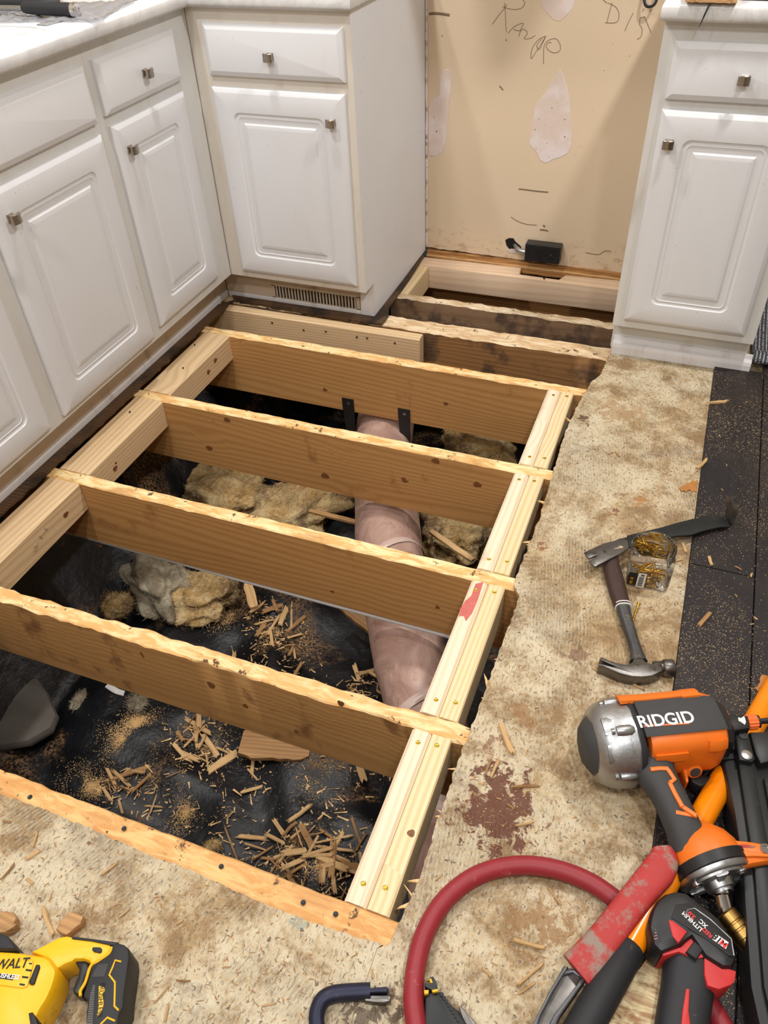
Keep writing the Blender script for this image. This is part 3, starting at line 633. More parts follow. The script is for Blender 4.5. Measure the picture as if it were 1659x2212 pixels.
def mark(parent, pts, r=.0006, mat='pencil'):
    m_ = MB(); m_.tube(cat_rom(pts, 4), r, 5); o = m_.build('pencil_mark', M[mat]); o.parent = parent; o.matrix_local = Matrix.LocRotScale(parent.location, parent.rotation_euler, None).inverted(); return o
for s_ in (((30,1178),(36,1172),(40,1165),(33,1163)), ((34,1190),(46,1160)), ((52,1140),(56,1165)), ((66,1128),(70,1150)), ((50,1152),(72,1142))):
    P = []
    for (u, v) in s_: P.append((u, v))
    mark(BLK[1], [(-.1343, .60+(u-30)*.0016, -.062+(1190-v)*.0006) for u, v in P])
# paired cleats along the right side
gc = 'new pine cleats screwed in pairs along the right of the pit'
bays = [(.0705, .408, 'nearest bay'), (.446, .8126, 'second bay'), (.8506, 1.2158, 'third bay'), (1.2538, 1.6242, 'farthest bay')]
xi, cw = .9428, .0392
CL = []
for i, (y0_, y1_, nm) in enumerate(bays):
    inner = ['whitewashed inner pine cleat in the nearest bay', 'inner pine cleat with a red smear in the second bay', 'inner pine cleat in the third bay from the front', 'inner pine cleat in the farthest bay below the right cabinet'][i]
    outer = ['outer pine cleat with a round knot in the nearest bay', 'outer pine cleat beside the red-smeared one in the second bay', 'outer pine cleat in the third bay from the front', 'outer pine cleat in the farthest bay, next to ragged subfloor'][i]
    a = lumber('pine_cleat', inner, 'cleat', xi, xi+cw-.0015, y0_+.001, y1_-.001, -.09, .001, 'pine_white', 'y', chamf=.006, group=gc)
    c = lumber('pine_cleat', outer, 'cleat', xi+cw, xi+2*cw-.001, y0_+.001, y1_-.001, -.09, .001, 'pine', 'y', chamf=.003, group=gc)
    CL += [a, c]
    for yy in (y0_+.035, y1_-.028):
        fastener(a, (xi+cw*.5+random.uniform(-.004, .004), yy, .0012)); fastener(c, (xi+cw*1.5+random.uniform(-.004, .004), yy+.006, .0012))
knot(CL[1], (1.0080, 0.2115, 0.0010), (0, 0, 1), .007, 1)
for kk, p in ((3, (-.1345, 1.47, -.05)), (3, (-.1345, 1.52, -.035)), (2, (-.1345, .95, -.055)), (1, (-.1345, .735, -.045))): knot(BLK[kk], p, (1, 0, 0), .008)
# red smear on one cleat
m_ = MB(); m_.slab([(0.9546, 0.8017), (0.9695, 0.8130), (0.9722, 0.7585), (0.9708, 0.7166), (0.9646, 0.6903), (0.9565, 0.7030), (0.9465, 0.6996), (0.9430, 0.7188), (0.9466, 0.7438), (0.9552, 0.7649)], .0011, .0016); o = m_.build('red_smear', mat_plain('red_chalk', (206, 112, 104), .9, var=.3), None); o.parent = CL[2]; o.matrix_local = Matrix.LocRotScale(CL[2].location, CL[2].rotation_euler, None).inverted()
# frame in the stove space
m_ = MB()
outl = [(.30, 2.315), (1.19, 2.322), (1.19, 2.404)]+[(0.8474, 2.3850), (0.8308, 2.3410), (0.6844, 2.3454), (0.6783, 2.4002)]+[(.30, 2.388)]
PL = empty('framing_plate', (.7, 2.35, -.09), 'new pale pine plate along the back wall, notched below the black outlet', 'framing')
def prism_part(name, poly, z0, z1, mat, parent, **k):
    q = MB(); q.slab(poly, z0, z1, .0025); return q.build(name, M[mat], parent, smooth=30, **k)
prism_part('plate_board', outl, -.088, 0.0, 'pine_pink', PL)
for p in ((0.3861, 2.3160, -0.0168),(0.4756, 2.3160, -0.0253),(0.6349, 2.3160, -0.0369),(0.7811, 2.3160, 0.0084),(0.8848, 2.3160, -0.0185),(0.9792, 2.3160, -0.0213),(0.4155, 2.3160, -0.0185)): m_ = MB(); m_.lathe((p[0], 2.3158+.007*(p[0]-.3)/.9, p[2]), (0, -1, 0), [(-.001, .004), (.0006, .004), (.0003, .002)], 10); m_.build('screw_head', M['forged'], PL)
lumber('framing_block', 'short new pine block beside the end panel in the stove space', 'block', .302, .342, 2.078, 2.313, -.09, -.001, 'pine', 'y', chamf=.003)
SILL = empty('trim_1', (.7, 2.42, 0), 'cut brown sill boards showing below the drywall edge', 'trim', kind='structure')
m_ = MB(); m_.box(.30, 1.2, YB-.012, YB+.03, -.03, .014); m_.build('sill_board', M['sillwood'], SILL, bevel=.002)
for s_ in range(3):
    rs = []
    for i in range(50):
        x = .302+.89*i/49; y0_ = 2.405+.004*s_; y0_ += .003*mnoise.noise(Vector((x*20, s_, 0))); z_ = -.004+.005*s_+.003*mnoise.noise(Vector((x*28, s_, 3)))
        rs.append([(x, y0_, z_-.02), (x, y0_+.012, z_-.02), (x, y0_+.012, z_), (x, y0_, z_)])
    m_ = MB(); m_.rings(rs); m_.build('splintered_strip', M['sillwood'] if s_ != 1 else M['chip'], SILL)
# rotten remnant of the old subfloor in front of the corner cabinet and beside the end panel
m_ = MB(); poly = jag([(-.235, 1.845), (-.05, 1.838), (.1, 1.832), (.25, 1.83), (.345, 1.84)], .010, .01, 3)+[(.335, 1.90), (.318, 1.95), (.312, 2.2), (.301, 2.38), (.2935, 2.38), (.2935, 1.8755), (-.26, 1.8755)]
m_.slab(poly, .0008, .009); m_.build('subfloor_remnant', M['rot_dark'], loc=(.05, 1.86, .001), label='crumbling rotten subfloor strip left under the corner cabinet kick', cat='subfloor strip')
m_ = MB(); poly = [(-.2752, .05), (-.2752, 1.8)]+jag([(-.238, 1.845), (-.240, 1.5), (-.236, 1.1), (-.242, .7), (-.238, .1)], .006, .015, 9)
m_.slab(poly, .0008, .007); m_.build('subfloor_remnant', M['rot_dark'], loc=(-.26, 1.1, .001), label='thin rotten subfloor edge left under the sink cabinet kick', cat='subfloor strip')
# wires and pipe in the back bay
m_ = MB(); m_.tube([(.60, 2.33, -.42), (.62, 2.22, -.20), (.625, 2.17, -.135)], .012, 12); o = m_.build('capped_pipe', M['cable'], smooth=40, loc=(.6, 2.3, -.42), label='grey capped pipe end in the dark bay behind the mouldy joist', cat='pipe')
m_ = MB(); m_.tube(cat_rom([(.90, 2.33, -.3), (.915, 2.2, -.12), (.92, 2.11, -.07), (.925, 2.06, -.2)], 6), .0035, 8); m_.build('wire', M['offwhite'], smooth=60, loc=(.9, 2.3, -.3), label='thin white wire in the dark bay of the stove space', cat='wire')
m_ = MB(); m_.tube(cat_rom([(.96, 2.32, -.16), (1.0, 2.23, -.13), (1.04, 2.15, -.16), (1.07, 2.09, -.3)], 6), .009, 10); m_.build('cable', M['blackpl'], smooth=60, loc=(1.0, 2.3, -.16), label='thick black cable in the dark bay of the stove space', cat='cable')
m_ = MB(); m_.box(.2, 1.5, 2.42, 2.458, -.30, -.04); m_.build('rim_board', M['sillwood'], loc=(.85, 2.44, -.3), label='brown rim board in the dark behind the stove space frame', cat='board')
# ------------------------------------------------------------------ duct
DU = empty('insulated_duct', (.6, 1.2, -.46), 'pink plastic-wrapped insulated duct running under the joists', 'duct')
dpath = cat_rom([(.30, 2.05, -.33), (.375, 1.72, -.335), (.54, 1.30, -.345), (.70, .98, -.365), (.865, .70, -.39), (1.0, .45, -.43), (1.12, .2, -.46)], 14)
rs = []
import itertools
P = [Vector(p) for p in dpath]; nR = 36
for i, p in enumerate(P):
    d = (P[min(i+1, len(P)-1)]-P[max(i-1, 0)]).normalized(); sx = d.cross(Vector((0, 0, 1))).normalized(); uy = sx.cross(d); ring = []
    for j in range(nR):
        a = 2*math.pi*j/nR; q = math.sin((i*.42)+a*1.0+2*mnoise.noise(Vector((i*.12, math.cos(a), math.sin(a)))))
        r = .100*(1+.045*mnoise.noise(Vector((i*.35, math.cos(a)*2, math.sin(a)*2)))+.022*q)
        ring.append(p+sx*math.cos(a)*r+uy*math.sin(a)*r)
    rs.append(ring)
m_ = MB(); m_.rings(rs); m_.build('duct_wrap', M['duct'], DU, smooth=180)
def band(i0, tilt, w_=.012):
    c = P[i0]; d = (P[i0+1]-P[i0-1]).normalized(); d = (d+Vector((tilt, 0, .1))).normalized(); a_ = d.cross(Vector((0, 0, 1))).normalized(); b_ = a_.cross(d)
    q = MB(); R_ = [[c+d*t+(a_*math.cos(2*math.pi*j/32)+b_*math.sin(2*math.pi*j/32))*r for j in range(32)] for t, r in ((-w_, .1015), (-w_*.5, .1042), (w_*.5, .1042), (w_, .1015))]
    q.rings(R_, cap=(False, False)); q.build('tape_band', mat_plain('clear_wrap_band', (206, 182, 170), .3), DU, smooth=60)
band(36, .55); band(57, .45); band(66, -.5, .006)
m_ = MB(); c_ = Vector((0.8206, 0.7373, -0.3000)); m_.lathe(c_, (-.2, -.5, 1), [(-.006, .011), (.0, .010), (.002, .004)], 10); m_.build('stain_spot', M['rust'], DU)
for (xx, lb) in ((.287, 'black duct strap left of the pink duct, nailed to the fifth joist'), (.487, 'black duct strap right of the pink duct, nailed to the fifth joist')):
    S = empty('duct_strap', (xx, 1.62, -.34), lb, 'strap', 'black duct straps')
    q = MB(); rs = []
    for (z_, yo, w_, dx) in ((-.165, 0, .021, .0), (-.20, 0, .021, 0), (-.222, .0, .020, .001), (-.26, -.006, .018, .004), (-.31, -.008, .016, .006), (-.36, -.004, .016, .004)):
        y_ = 1.6225+yo; rs.append([(xx-w_+dx, y_, z_), (xx+w_+dx, y_, z_), (xx+w_+dx, y_-.002, z_), (xx-w_+dx, y_-.002, z_)])
    q.rings(rs); q.build('strap_band', M['blackpl'], S)
    q = MB(); q.lathe((xx+.002, 1.6205, -.183), (0, -1, 0), [(-.001, .006), (.001, .006), (.0015, .003)], 10); q.build('nail_head', M['zinc'], S)
# ------------------------------------------------------------------ insulation, boards in the pit
def lump(name, label, c, r, seed, mat, cat='insulation', flat=.6, amp=.35, group=None):
    bm = bmesh.new(); bmesh.ops.create_icosphere(bm, subdivisions=6 if r[0] > .08 else 4, radius=1)
    for v in bm.verts:
        n = v.co.normalized(); k = 1+amp*(.9*mnoise.noise(n*1.6+Vector((seed, 0, 0)))+.35*mnoise.noise(n*3.4+Vector((0, seed, 0)))+.04*mnoise.noise(n*12+Vector((0, 0, seed)))+.05*mnoise.noise(n*30+Vector((seed, 0, seed))))
        v.co = Vector((n.x*r[0]*k, n.y*r[1]*k, max(-.4, n.z*flat)*r[2]*k))
    me = bpy.data.meshes.new(name); bm.to_mesh(me); bm.free(); me.shade_smooth(); me.materials.append(M[mat])
    o = bpy.data.objects.new(name, me); COL.objects.link(o); o.location = c; o.rotation_euler = (0, 0, seed*.7)
    rnd = random.Random(int(seed*100)); V, F = [], []; nv = len(me.vertices)
    for i in range(int(2600*min(1, r[0]/.12))):
        v = me.vertices[rnd.randrange(nv)]; N_ = v.normal; t = Vector((rnd.uniform(-1, 1), rnd.uniform(-1, 1), rnd.uniform(-1, 1))); t = (t-N_*t.dot(N_)*.75).normalized(); L_ = rnd.uniform(.01, .035)*min(1, r[0]/.08+.3); w_ = rnd.uniform(.0004, .0010); sd = t.cross(N_).normalized()*w_; p0 = v.co-N_*.001; p1 = p0+t*L_*.5+N_*rnd.uniform(.001, .005); p2 = p0+t*L_+N_*rnd.uniform(-.003, .004); b0 = len(V)
        V += [tuple(p0-sd), tuple(p0+sd), tuple(p1+sd), tuple(p1-sd), tuple(p2)]; F += [(b0, b0+1, b0+2, b0+3), (b0+3, b0+2, b0+4)]
    mf = bpy.data.meshes.new('fibres'); mf.from_pydata(V, [], F); mf.materials.append(M[mat]); fo = bpy.data.objects.new('fibres', mf); COL.objects.link(fo); fo.parent = o; fo['kind'] = 'stuff'
    return tag(o, label, cat, group)
gi = 'insulation pieces in the crawl space'
for (p, r, sd, mt, lb) in (
  ((-0.1918, 1.0144, -0.5600), (.10, .16, .12), 1.3, 'insul_grey', 'grey-white rolled insulation clump below the third joist, left side'),
  ((-0.0048, 1.0207, -0.5800), (.11, .10, .10), 2.1, 'insul', 'tan insulation clump beside the grey roll below the third joist'),
  ((-0.5112, 1.5064, -0.5500), (.24, .16, .15), 3.4, 'insul', 'large insulation batt at the left below the fourth joist'),
  ((-0.1908, 1.4787, -0.5600), (.22, .15, .15), 4.2, 'insul', 'yellow insulation batt in the middle below the fourth joist'),
  ((0.1135, 1.4833, -0.5600), (.22, .15, .14), 5.9, 'insul', 'straw-littered insulation batt just left of the pink duct'),
  ((0.7040, 1.5513, -0.5600), (.15, .13, .12), 6.6, 'insul', 'insulation clump between the pink duct and the pine cleats'),
  ((0.6423, 2.0039, -0.5500), (.17, .12, .09), 7.7, 'insul', 'insulation scraps right of the duct below the fifth joist'),
  ((0.0281, 0.5803, -0.6200), (.035, .025, .02), 8.1, 'insul_grey', 'small pale insulation tuft on the plastic below the second joist'),
  ((-0.1559, 0.5412, -0.6200), (.018, .035, .02), 9.1, 'insul_grey', 'small white tuft on the plastic near the footing block'),
  ((0.4402, 0.2927, -0.6300), (.02, .016, .016), 9.9, 'insul', 'small yellow foam crumb on the plastic in the nearest bay'),
  ((-0.2468, 0.8742, -0.5800), (.05, .05, .05), 10.7, 'insul', 'brown insulation scrap at the foot of the plastic slope')):
    z_ = p[2]; g_ = gz(p[0], p[1]); lump('insulation_clump', lb, (p[0], p[1], max(g_+r[2]*.18, z_-r[2]*.3)), r, sd, mt, group=gi, amp=.55 if r[0] > .05 else .25)
def board(label, a, c, wd, th, mat, name='scrap_board', cat='board'):
    a = Vector(a); c = Vector(c); d = c-a; L_ = d.length
    rs = []; n = 10
    for i in range(n+1):
        x = -L_/2+L_*i/n; e = 1-.25*(abs(2*i/n-1)**6); j = .12*wd*mnoise.noise(Vector((i*.7, a.x*9, 0)))
        rs.append([(x, -wd/2*e+j, 0), (x, wd/2*e+j, 0), (x, wd/2*e+j, th), (x, -wd/2*e+j, th)])
    q = MB(); q.rings(rs); o = q.build(name, M[mat]); o.location = (a+c)/2; o.rotation_euler = (0, -math.atan2(d.z, d.to_2d().length), math.atan2(d.y, d.x)); return tag(o, label, cat)
board('weathered plank scrap on the plastic under the second joist', (0.3770, 0.5665, -0.6120), (0.5660, 0.6166, -0.6120), .09, .014, 'chip_dark')
board('long split lath leaning against the left side of the duct', (0.4785, 1.0650, -0.5400), (0.6544, 0.9818, -0.5400), .04, .012, 'chip_dark', 'wood_lath', 'lath')
board('thin lath lying across the insulation left of the duct', (0.2303, 1.3646, -0.4700), (0.4253, 1.3616, -0.4700), .018, .008, 'chip_dark', 'wood_lath', 'lath')
board('split lath on the debris right of the duct', (0.6433, 1.4278, -0.5000), (0.8143, 1.3428, -0.5000), .02, .010, 'chip', 'wood_lath', 'lath')
board('pale upright lath stub leaning on the black plastic', (0.1430, 1.0592, -0.5500), (0.2135, 0.9734, -0.5500), .03, .010, 'chip', 'wood_lath', 'lath')
q = MB(); q.tube(cat_rom([(-0.0211, 0.5500, -0.5000), (0.0125, 0.5421, -0.5000), (0.0336, 0.5471, -0.5100)], 5), [(.009, .003)]*11, 8); q.build('white_paper_scrap', M['offwhite'], loc=(0.0057, 0.5472, -0.5100), label='curled white scrap hanging below the second joist', cat='scrap')
q = MB(); q.tube([(-.60, .83, -.2295), (.1, .827, -.2295), (.30, .824, -.2295), (.95, .822, -.2295)], .009, 10); q.build('water_pipe', M['offwhite'], smooth=60, loc=(.2, .825, -.24), label='white pipe running along the bottom of the third joist', cat='pipe')
# ------------------------------------------------------------------ cabinets
def rrect(w, h, ins, r, n=6):
    x0, x1, y0, y1 = -w/2+ins, w/2-ins, -h/2+ins, h/2-ins; out = []
    for cx, cy, a0 in ((x1-r, y1-r, 0), (x0+r, y1-r, 90), (x0+r, y0+r, 180), (x1-r, y0+r, 270)):
        for i in range(n+1):
            a = math.radians(a0+90*i/n); out.append((cx+r*math.cos(a), cy+r*math.sin(a)))
    return out
def front(name, parent, c, u, nrm, w, h, raised, mat='door', label=None):
    """a cabinet door or drawer front: c = centre of its back, u = width direction, nrm = outward"""
    U = Vector(u); Nn = Vector(nrm); Z = Vector((0, 0, 1)); C_ = Vector(c)
    if raised: R_ = [(0, .0006, 0), (0, .0006, .009), (.0015, .0006, .0115), (.0115, .0008, .0185), (.0125, .0008, .0188), (.062, .022, .0188), (.0635, .022, .0186), (.066, .020, .0160), (.070, .018, .0150), (.0735, .016, .0160), (.076, .014, .0163), (.0775, .013, .0150), (.092, .0012, .0142), (.0935, .001, .0150), (.0965, .001, .0178), (.1045, .001, .0192), (.106, .001, .0193)]
    else: R_ = [(0, .0006, 0), (0, .0006, .009), (.0015, .0006, .0115), (.0135, .0008, .0185), (.0145, .0008, .0188)]
    rs = [[C_+U*p[0]+Z*p[1]+Nn*d for p in rrect(w, h, i_, max(r, .0004))] for i_, r, d in R_]
    q = MB(); q.rings(rs); return q.build(name, M[mat], parent, smooth=22, label=label)
def knob(parent, c, u, nrm):
    U = Vector(u); Nn = Vector(nrm); Z = Vector((0, 0, 1)); C_ = Vector(c); q = MB()
    def sq(a, b_, d): return [C_+U*sx*a+Z*sz*b_+Nn*d for sx, sz in ((-1, -1), (1, -1), (1, 1), (-1, 1))]
    q.rings([sq(.0095, .0095, 0), sq(.0095, .0095, .003), (sq(.005, .005, .007)), sq(.0045, .0045, .017), sq(.006, .006, .0185)])
    A = [(-.0135+.027*i/10) for i in range(11)]; f_ = lambda t: .0245-.0045*(t/.0135)**2
    rs = []
    for t in A:
        k_ = f_(t); rs.append([C_+U*t+Z*s_*.0108+Nn*(k_-dd) for s_, dd in ((-1, .0065), (-1, .0008), (-.93, 0), (.93, 0), (1, .0008), (1, .0065))])
    q.rings(rs); return q.build('knob', M['nickel'], parent, smooth=30)
ZT, ZBm = .911, .124
def face_frame(parent, c0, c1, fixed, axis, rails, stiles, mat, th=.019, sgn=1):
    """axis 'x': runs along x with its front at y=fixed facing -y; axis 'y': runs along y, front at x=fixed facing +x"""
    q = MB()
    for a0, a1, z0, z1 in rails+stiles:
        if axis == 'x': q.box(a0, a1, fixed, fixed+th, z0, z1)
        else: q.box(fixed-th, fixed, a0, a1, z0, z1)
    return q.build('face_frame', M[mat], parent)
def full_frame(parent, a0, a1, fixed, axis, mat, mid=(.722, .748), lft=.04, rgt=.04, centre=None):
    z0, z1 = ZBm, ZT; rails = [(a0, a1, z0, z0+.035), (a0, a1, z1-.045, z1), (a0, a1, mid[0]-.015, mid[1]+.015)]
    st = [(a0, a0+lft, z0+.035, mid[0]-.015), (a0, a0+lft, mid[1]+.015, z1-.045), (a1-rgt, a1, z0+.035, mid[0]-.015), (a1-rgt, a1, mid[1]+.015, z1-.045)]
    if centre: st.append((centre-.03, centre+.03, z0+.035, mid[0]-.015))
    return face_frame(parent, a0, a1, fixed, axis, rails, st, mat)
XF = -.207
# sink base
SB = empty('sink_cabinet', (-.5, .86, .0), 'white two-door sink cabinet at the left edge, with blank drawer front', 'cabinet', 'white kitchen base cabinets')
full_frame(SB, .38, 1.344, XF, 'y', 'frame2', centre=.877)
q = MB(); q.box(-.80, XF-.019, .38, .398, ZBm, ZT); q.box(-.80, XF-.019, 1.326, 1.344, ZBm, ZT); q.box(-.80, XF-.019, .398, 1.326, ZBm, ZBm+.016); q.box(-.812, -.80, .38, 1.344, ZBm, ZT); q.build('carcass', M['frame2'], SB)
q = MB(); q.box(-.30, -.284, .38, 1.344, .0015, ZBm); q.build('toe_kick', M['kick'], SB)
q = MB(); q.box(-.284, -.276, .38, 1.344, .0015, .026); q.build('shoe_strip', M['trimw'], SB, bevel=.003)
ux, nx_ = (0, 1, 0), (1, 0, 0)
d = front('door', SB, (XF, (.905+1.327)/2, (.142+.717)/2), ux, nx_, .422, .575, True); knob(d, (XF+.0188, .949, .651), ux, nx_)
d = front('door', SB, (XF, (.424+.849)/2, (.142+.717)/2), ux, nx_, .425, .575, True); knob(d, (XF+.0188, .805, .651), ux, nx_)
front('drawer_front', SB, (XF, (.905+1.327)/2, (.743+.870)/2), ux, nx_, .422, .127, False)
front('drawer_front', SB, (XF, (.424+.849)/2, (.743+.870)/2), ux, nx_, .425, .127, False)
# cabinet at the near side of the sink
LB = empty('end_cabinet', (-.5, .06, 0), 'white base cabinet at the near end of the run, before the sink cabinet', 'cabinet', 'white kitchen base cabinets')
full_frame(LB, -.26, .379, XF, 'y', 'frame2')
q = MB(); q.box(-.80, XF-.019, -.26, -.244, ZBm, ZT); q.box(-.80, XF-.019, .363, .379, ZBm, ZT); q.box(-.80, XF-.019, -.244, .363, ZBm, ZBm+.016); q.build('carcass', M['frame2'], LB)
q = MB(); q.box(-.30, -.284, -.26, .379, .0125, ZBm); q.build('toe_kick', M['kick'], LB)
q = MB(); q.box(-.284, -.276, -.26, .379, .0125, .030); q.build('shoe_strip', M['trimw'], LB, bevel=.003)
d = front('door', LB, (XF, .06, .4295), ux, nx_, .56, .575, True); knob(d, (XF+.0188, .29, .651), ux, nx_)
d = front('drawer', LB, (XF, .06, .8065), ux, nx_, .56, .127, False); knob(d, (XF+.0188, .06, .803), ux, nx_)
# narrow drawer base
NB = empty('drawer_cabinet', (-.5, 1.58, 0), 'narrow white cabinet between the sink cabinet and the corner, one drawer over door', 'cabinet', 'white kitchen base cabinets')
full_frame(NB, 1.3445, 1.8125, XF, 'y', 'frame2', rgt=.09)
q = MB(); q.box(-.80, XF-.019, 1.345, 1.361, ZBm, ZT); q.box(-.80, XF-.019, 1.796, 1.8125, ZBm, ZT); q.box(-.80, XF-.019, 1.361, 1.796, ZBm, ZBm+.016); q.box(-.812, -.80, 1.345, 1.8125, ZBm, ZT); q.build('carcass', M['frame2'], NB)
q = MB(); q.box(-.30, -.284, 1.3445, 1.884, .0015, ZBm); q.build('toe_kick', M['kick'], NB)
q = MB(); q.box(-.284, -.276, 1.3445, 1.877, .0015, .026); q.build('shoe_strip', M['trimw'], NB, bevel=.003)
d = front('door', NB, (XF, (1.372+1.717)/2, (.157+.722)/2), ux, nx_, .345, .565, True); knob(d, (XF+.0188, 1.413, .656), ux, nx_)
d = front('drawer', NB, (XF, (1.365+1.721)/2, (.748+.874)/2), ux, nx_, .356, .126, False); knob(d, (XF+.0188, 1.547, .806), ux, nx_)
# corner cabinet with vent and end panel
CB = empty('corner_cabinet', (.04, 2.1, 0), 'white corner cabinet with a floor vent in its toe kick and scuffed end panel', 'cabinet', 'white kitchen base cabinets')
YCF = 1.813; uy, ny = (1, 0, 0), (0, -1, 0)
full_frame(CB, XF+.001, .2918, YCF, 'x', 'frame', lft=.075, rgt=.035, mid=(.716, .744))
q = MB(); q.box(-.20, .276, YCF+.02, 2.41, ZBm, ZBm+.016); q.box(-.20, .276, 2.40, 2.412, ZBm, ZT); q.box(-.205, -.189, YCF+.02, 2.41, ZBm, ZT); q.build('carcass', M['frame'], CB)
prof = [(YCF+.001, ZT), (2.424, ZT), (2.424, .0115), (2.30, .0105), (1.886, .0005), (1.886, ZBm-.0), (YCF+.001, ZBm)]
q = MB(); q.rings([[(x, y, z) for y, z in prof] for x in (.2762, .2925)]); q.build('end_panel', M['panel'], CB)
q = MB(); q.box(-.283, .2755, 1.886, 1.90, .0005, ZBm); q.build('toe_kick', M['kick'], CB)
q = MB(); q.box(-.2755, .2445, 1.878, 1.886, .0005, .020); q.build('shoe_strip', M['trimw'], CB, bevel=.003)
q = MB(); q.rings([[(x, y, z) for y, z in ((1.876, .0005), (1.886, .0005), (1.886, .106), (1.876, .060))] for x in (.245, .2925)]); q.build('toe_return', M['trimw'], CB)
d = front('drawer', CB, (.0595, YCF, .809), uy, ny, .425, .131, False); knob(d, (.055, YCF-.0188, .801), uy, ny)
d = front('door', CB, (.0565, YCF, .431), uy, ny, .421, .566, True); knob(d, (.228, YCF-.0188, .644), uy, ny)
VG = MB(); vx0, vx1, vz0, vz1 = -.085, .226, .0195, .068; yv = 1.8855
for bx in ((vx0-.012, vx1+.012, vz1-.003, vz1+.006), (vx0-.012, vx1+.012, vz0-.006, vz0+.003), (vx0-.012, vx0, vz0, vz1), (vx1, vx1+.012, vz0, vz1)): VG.box(bx[0], bx[1], yv-.003, yv, bx[2], bx[3])
VG = VG.build('vent_grille', M['kick'], CB)
q = MB(); q.box(vx0, vx1, yv-.0006, yv-.0002, vz0, vz1); q.build('vent_opening', M['void'], VG)
for i in range(26):
    x = vx0+.006+(vx1-vx0-.012)*i/25; q = MB(); q.rings([[(x-.0015+dx, yv-.0006, z), (x+.0015+dx, yv-.0006, z), (x+.0015, yv-.0036, z), (x-.0015, yv-.0036, z)] for z, dx in ((vz0, .002), (vz1, .002))]); q.build('vent_slat', M['kick'], VG)
# right cabinet
RB = empty('right_cabinet', (1.28, 2.1, .012), 'white base cabinet standing alone at the right of the stove space', 'cabinet', 'white kitchen base cabinets')
YR = 1.833; xr0, xr1 = 1.0797, 1.4734
full_frame(RB, xr0, xr1, YR, 'x', 'frame2', lft=.045, rgt=.045, mid=(.722, .746))
q = MB()
for x0_, x1_ in ((xr0, xr0+.016), (xr1-.016, xr1)): q.rings([[(x, y, z) for y, z in ((YR+.019, ZT), (2.424, ZT), (2.424, .0125), (1.905, .0125), (1.905, ZBm), (YR+.019, ZBm))] for x in (x0_, x1_)])
q.box(xr0+.016, xr1-.016, YR+.02, 2.41, ZBm, ZBm+.016); q.box(xr0+.016, xr1-.016, 2.40, 2.412, ZBm, ZT); q.build('carcass', M['frame2'], RB)
q = MB(); q.box(xr0+.004, xr1-.004, 1.890, 1.904, .0125, ZBm); q.build('toe_kick', M['frame2'], RB)
q = MB(); q.rings([[(x, y, z) for y, z in ((1.862, .0125), (1.8895, .0125), (1.8895, .062), (1.882, .062), (1.879, .05), (1.866, .046), (1.863, .036))] for x in (1.088, 1.489)]); q.build('base_moulding', M['trimw'], RB)
d = front('drawer', RB, (1.2785, YR, .808), uy, ny, .335, .125, False); knob(d, (1.279, YR-.0188, .800), uy, ny)
d = front('door', RB, (1.2765, YR, .437), uy, ny, .335, .571, True); knob(d, (1.140, YR-.0188, .649), uy, ny)
# counters
q = MB(); q.slab([(-.845, -.27), (-.176, -.27), (-.176, 1.786), (.306, 1.786), (.306, 2.424), (-.845, 2.424)], .9115, .951, .011); q.build('countertop', M['marble'], smooth=50, loc=(-.4, 1.4, .9115), label='white marble-patterned countertop turning the corner over the left cabinets', cat='countertop')
q = MB(); q.slab([(1.069, 1.793), (1.486, 1.793), (1.486, 2.424), (1.069, 2.424)], .9115, .951, .011); q.build('countertop', M['marble'], smooth=50, loc=(1.28, 2.1, .9115), label='short white countertop on the right cabinet, under the rotten wood piece', cat='countertop')
# sink rim and bowl
SK = empty('kitchen_sink', (-.47, .85, .951), 'white drop-in sink rim set in the left countertop', 'sink')
rim = lambda i_, r_, z_: [(-.47+p[0], .85+p[1], z_) for p in rrect(.545, .845, i_, r_, 8)]
q = MB(); q.rings([rim(0, .05, .9512), rim(.002, .05, .956), (rim(.012, .045, .9605)), rim(.03, .04, .9605), rim(.045, .05, .955), rim(.055, .05, .952)], cap=(False, False)); q.build('sink_rim', M['sink'], SK, smooth=60)
q = MB(); q.rings([rim(.055, .05, .952), rim(.06, .05, .9515)], cap=(False, True)); q.build('sink_bowl', M['sink'], SK, smooth=60)
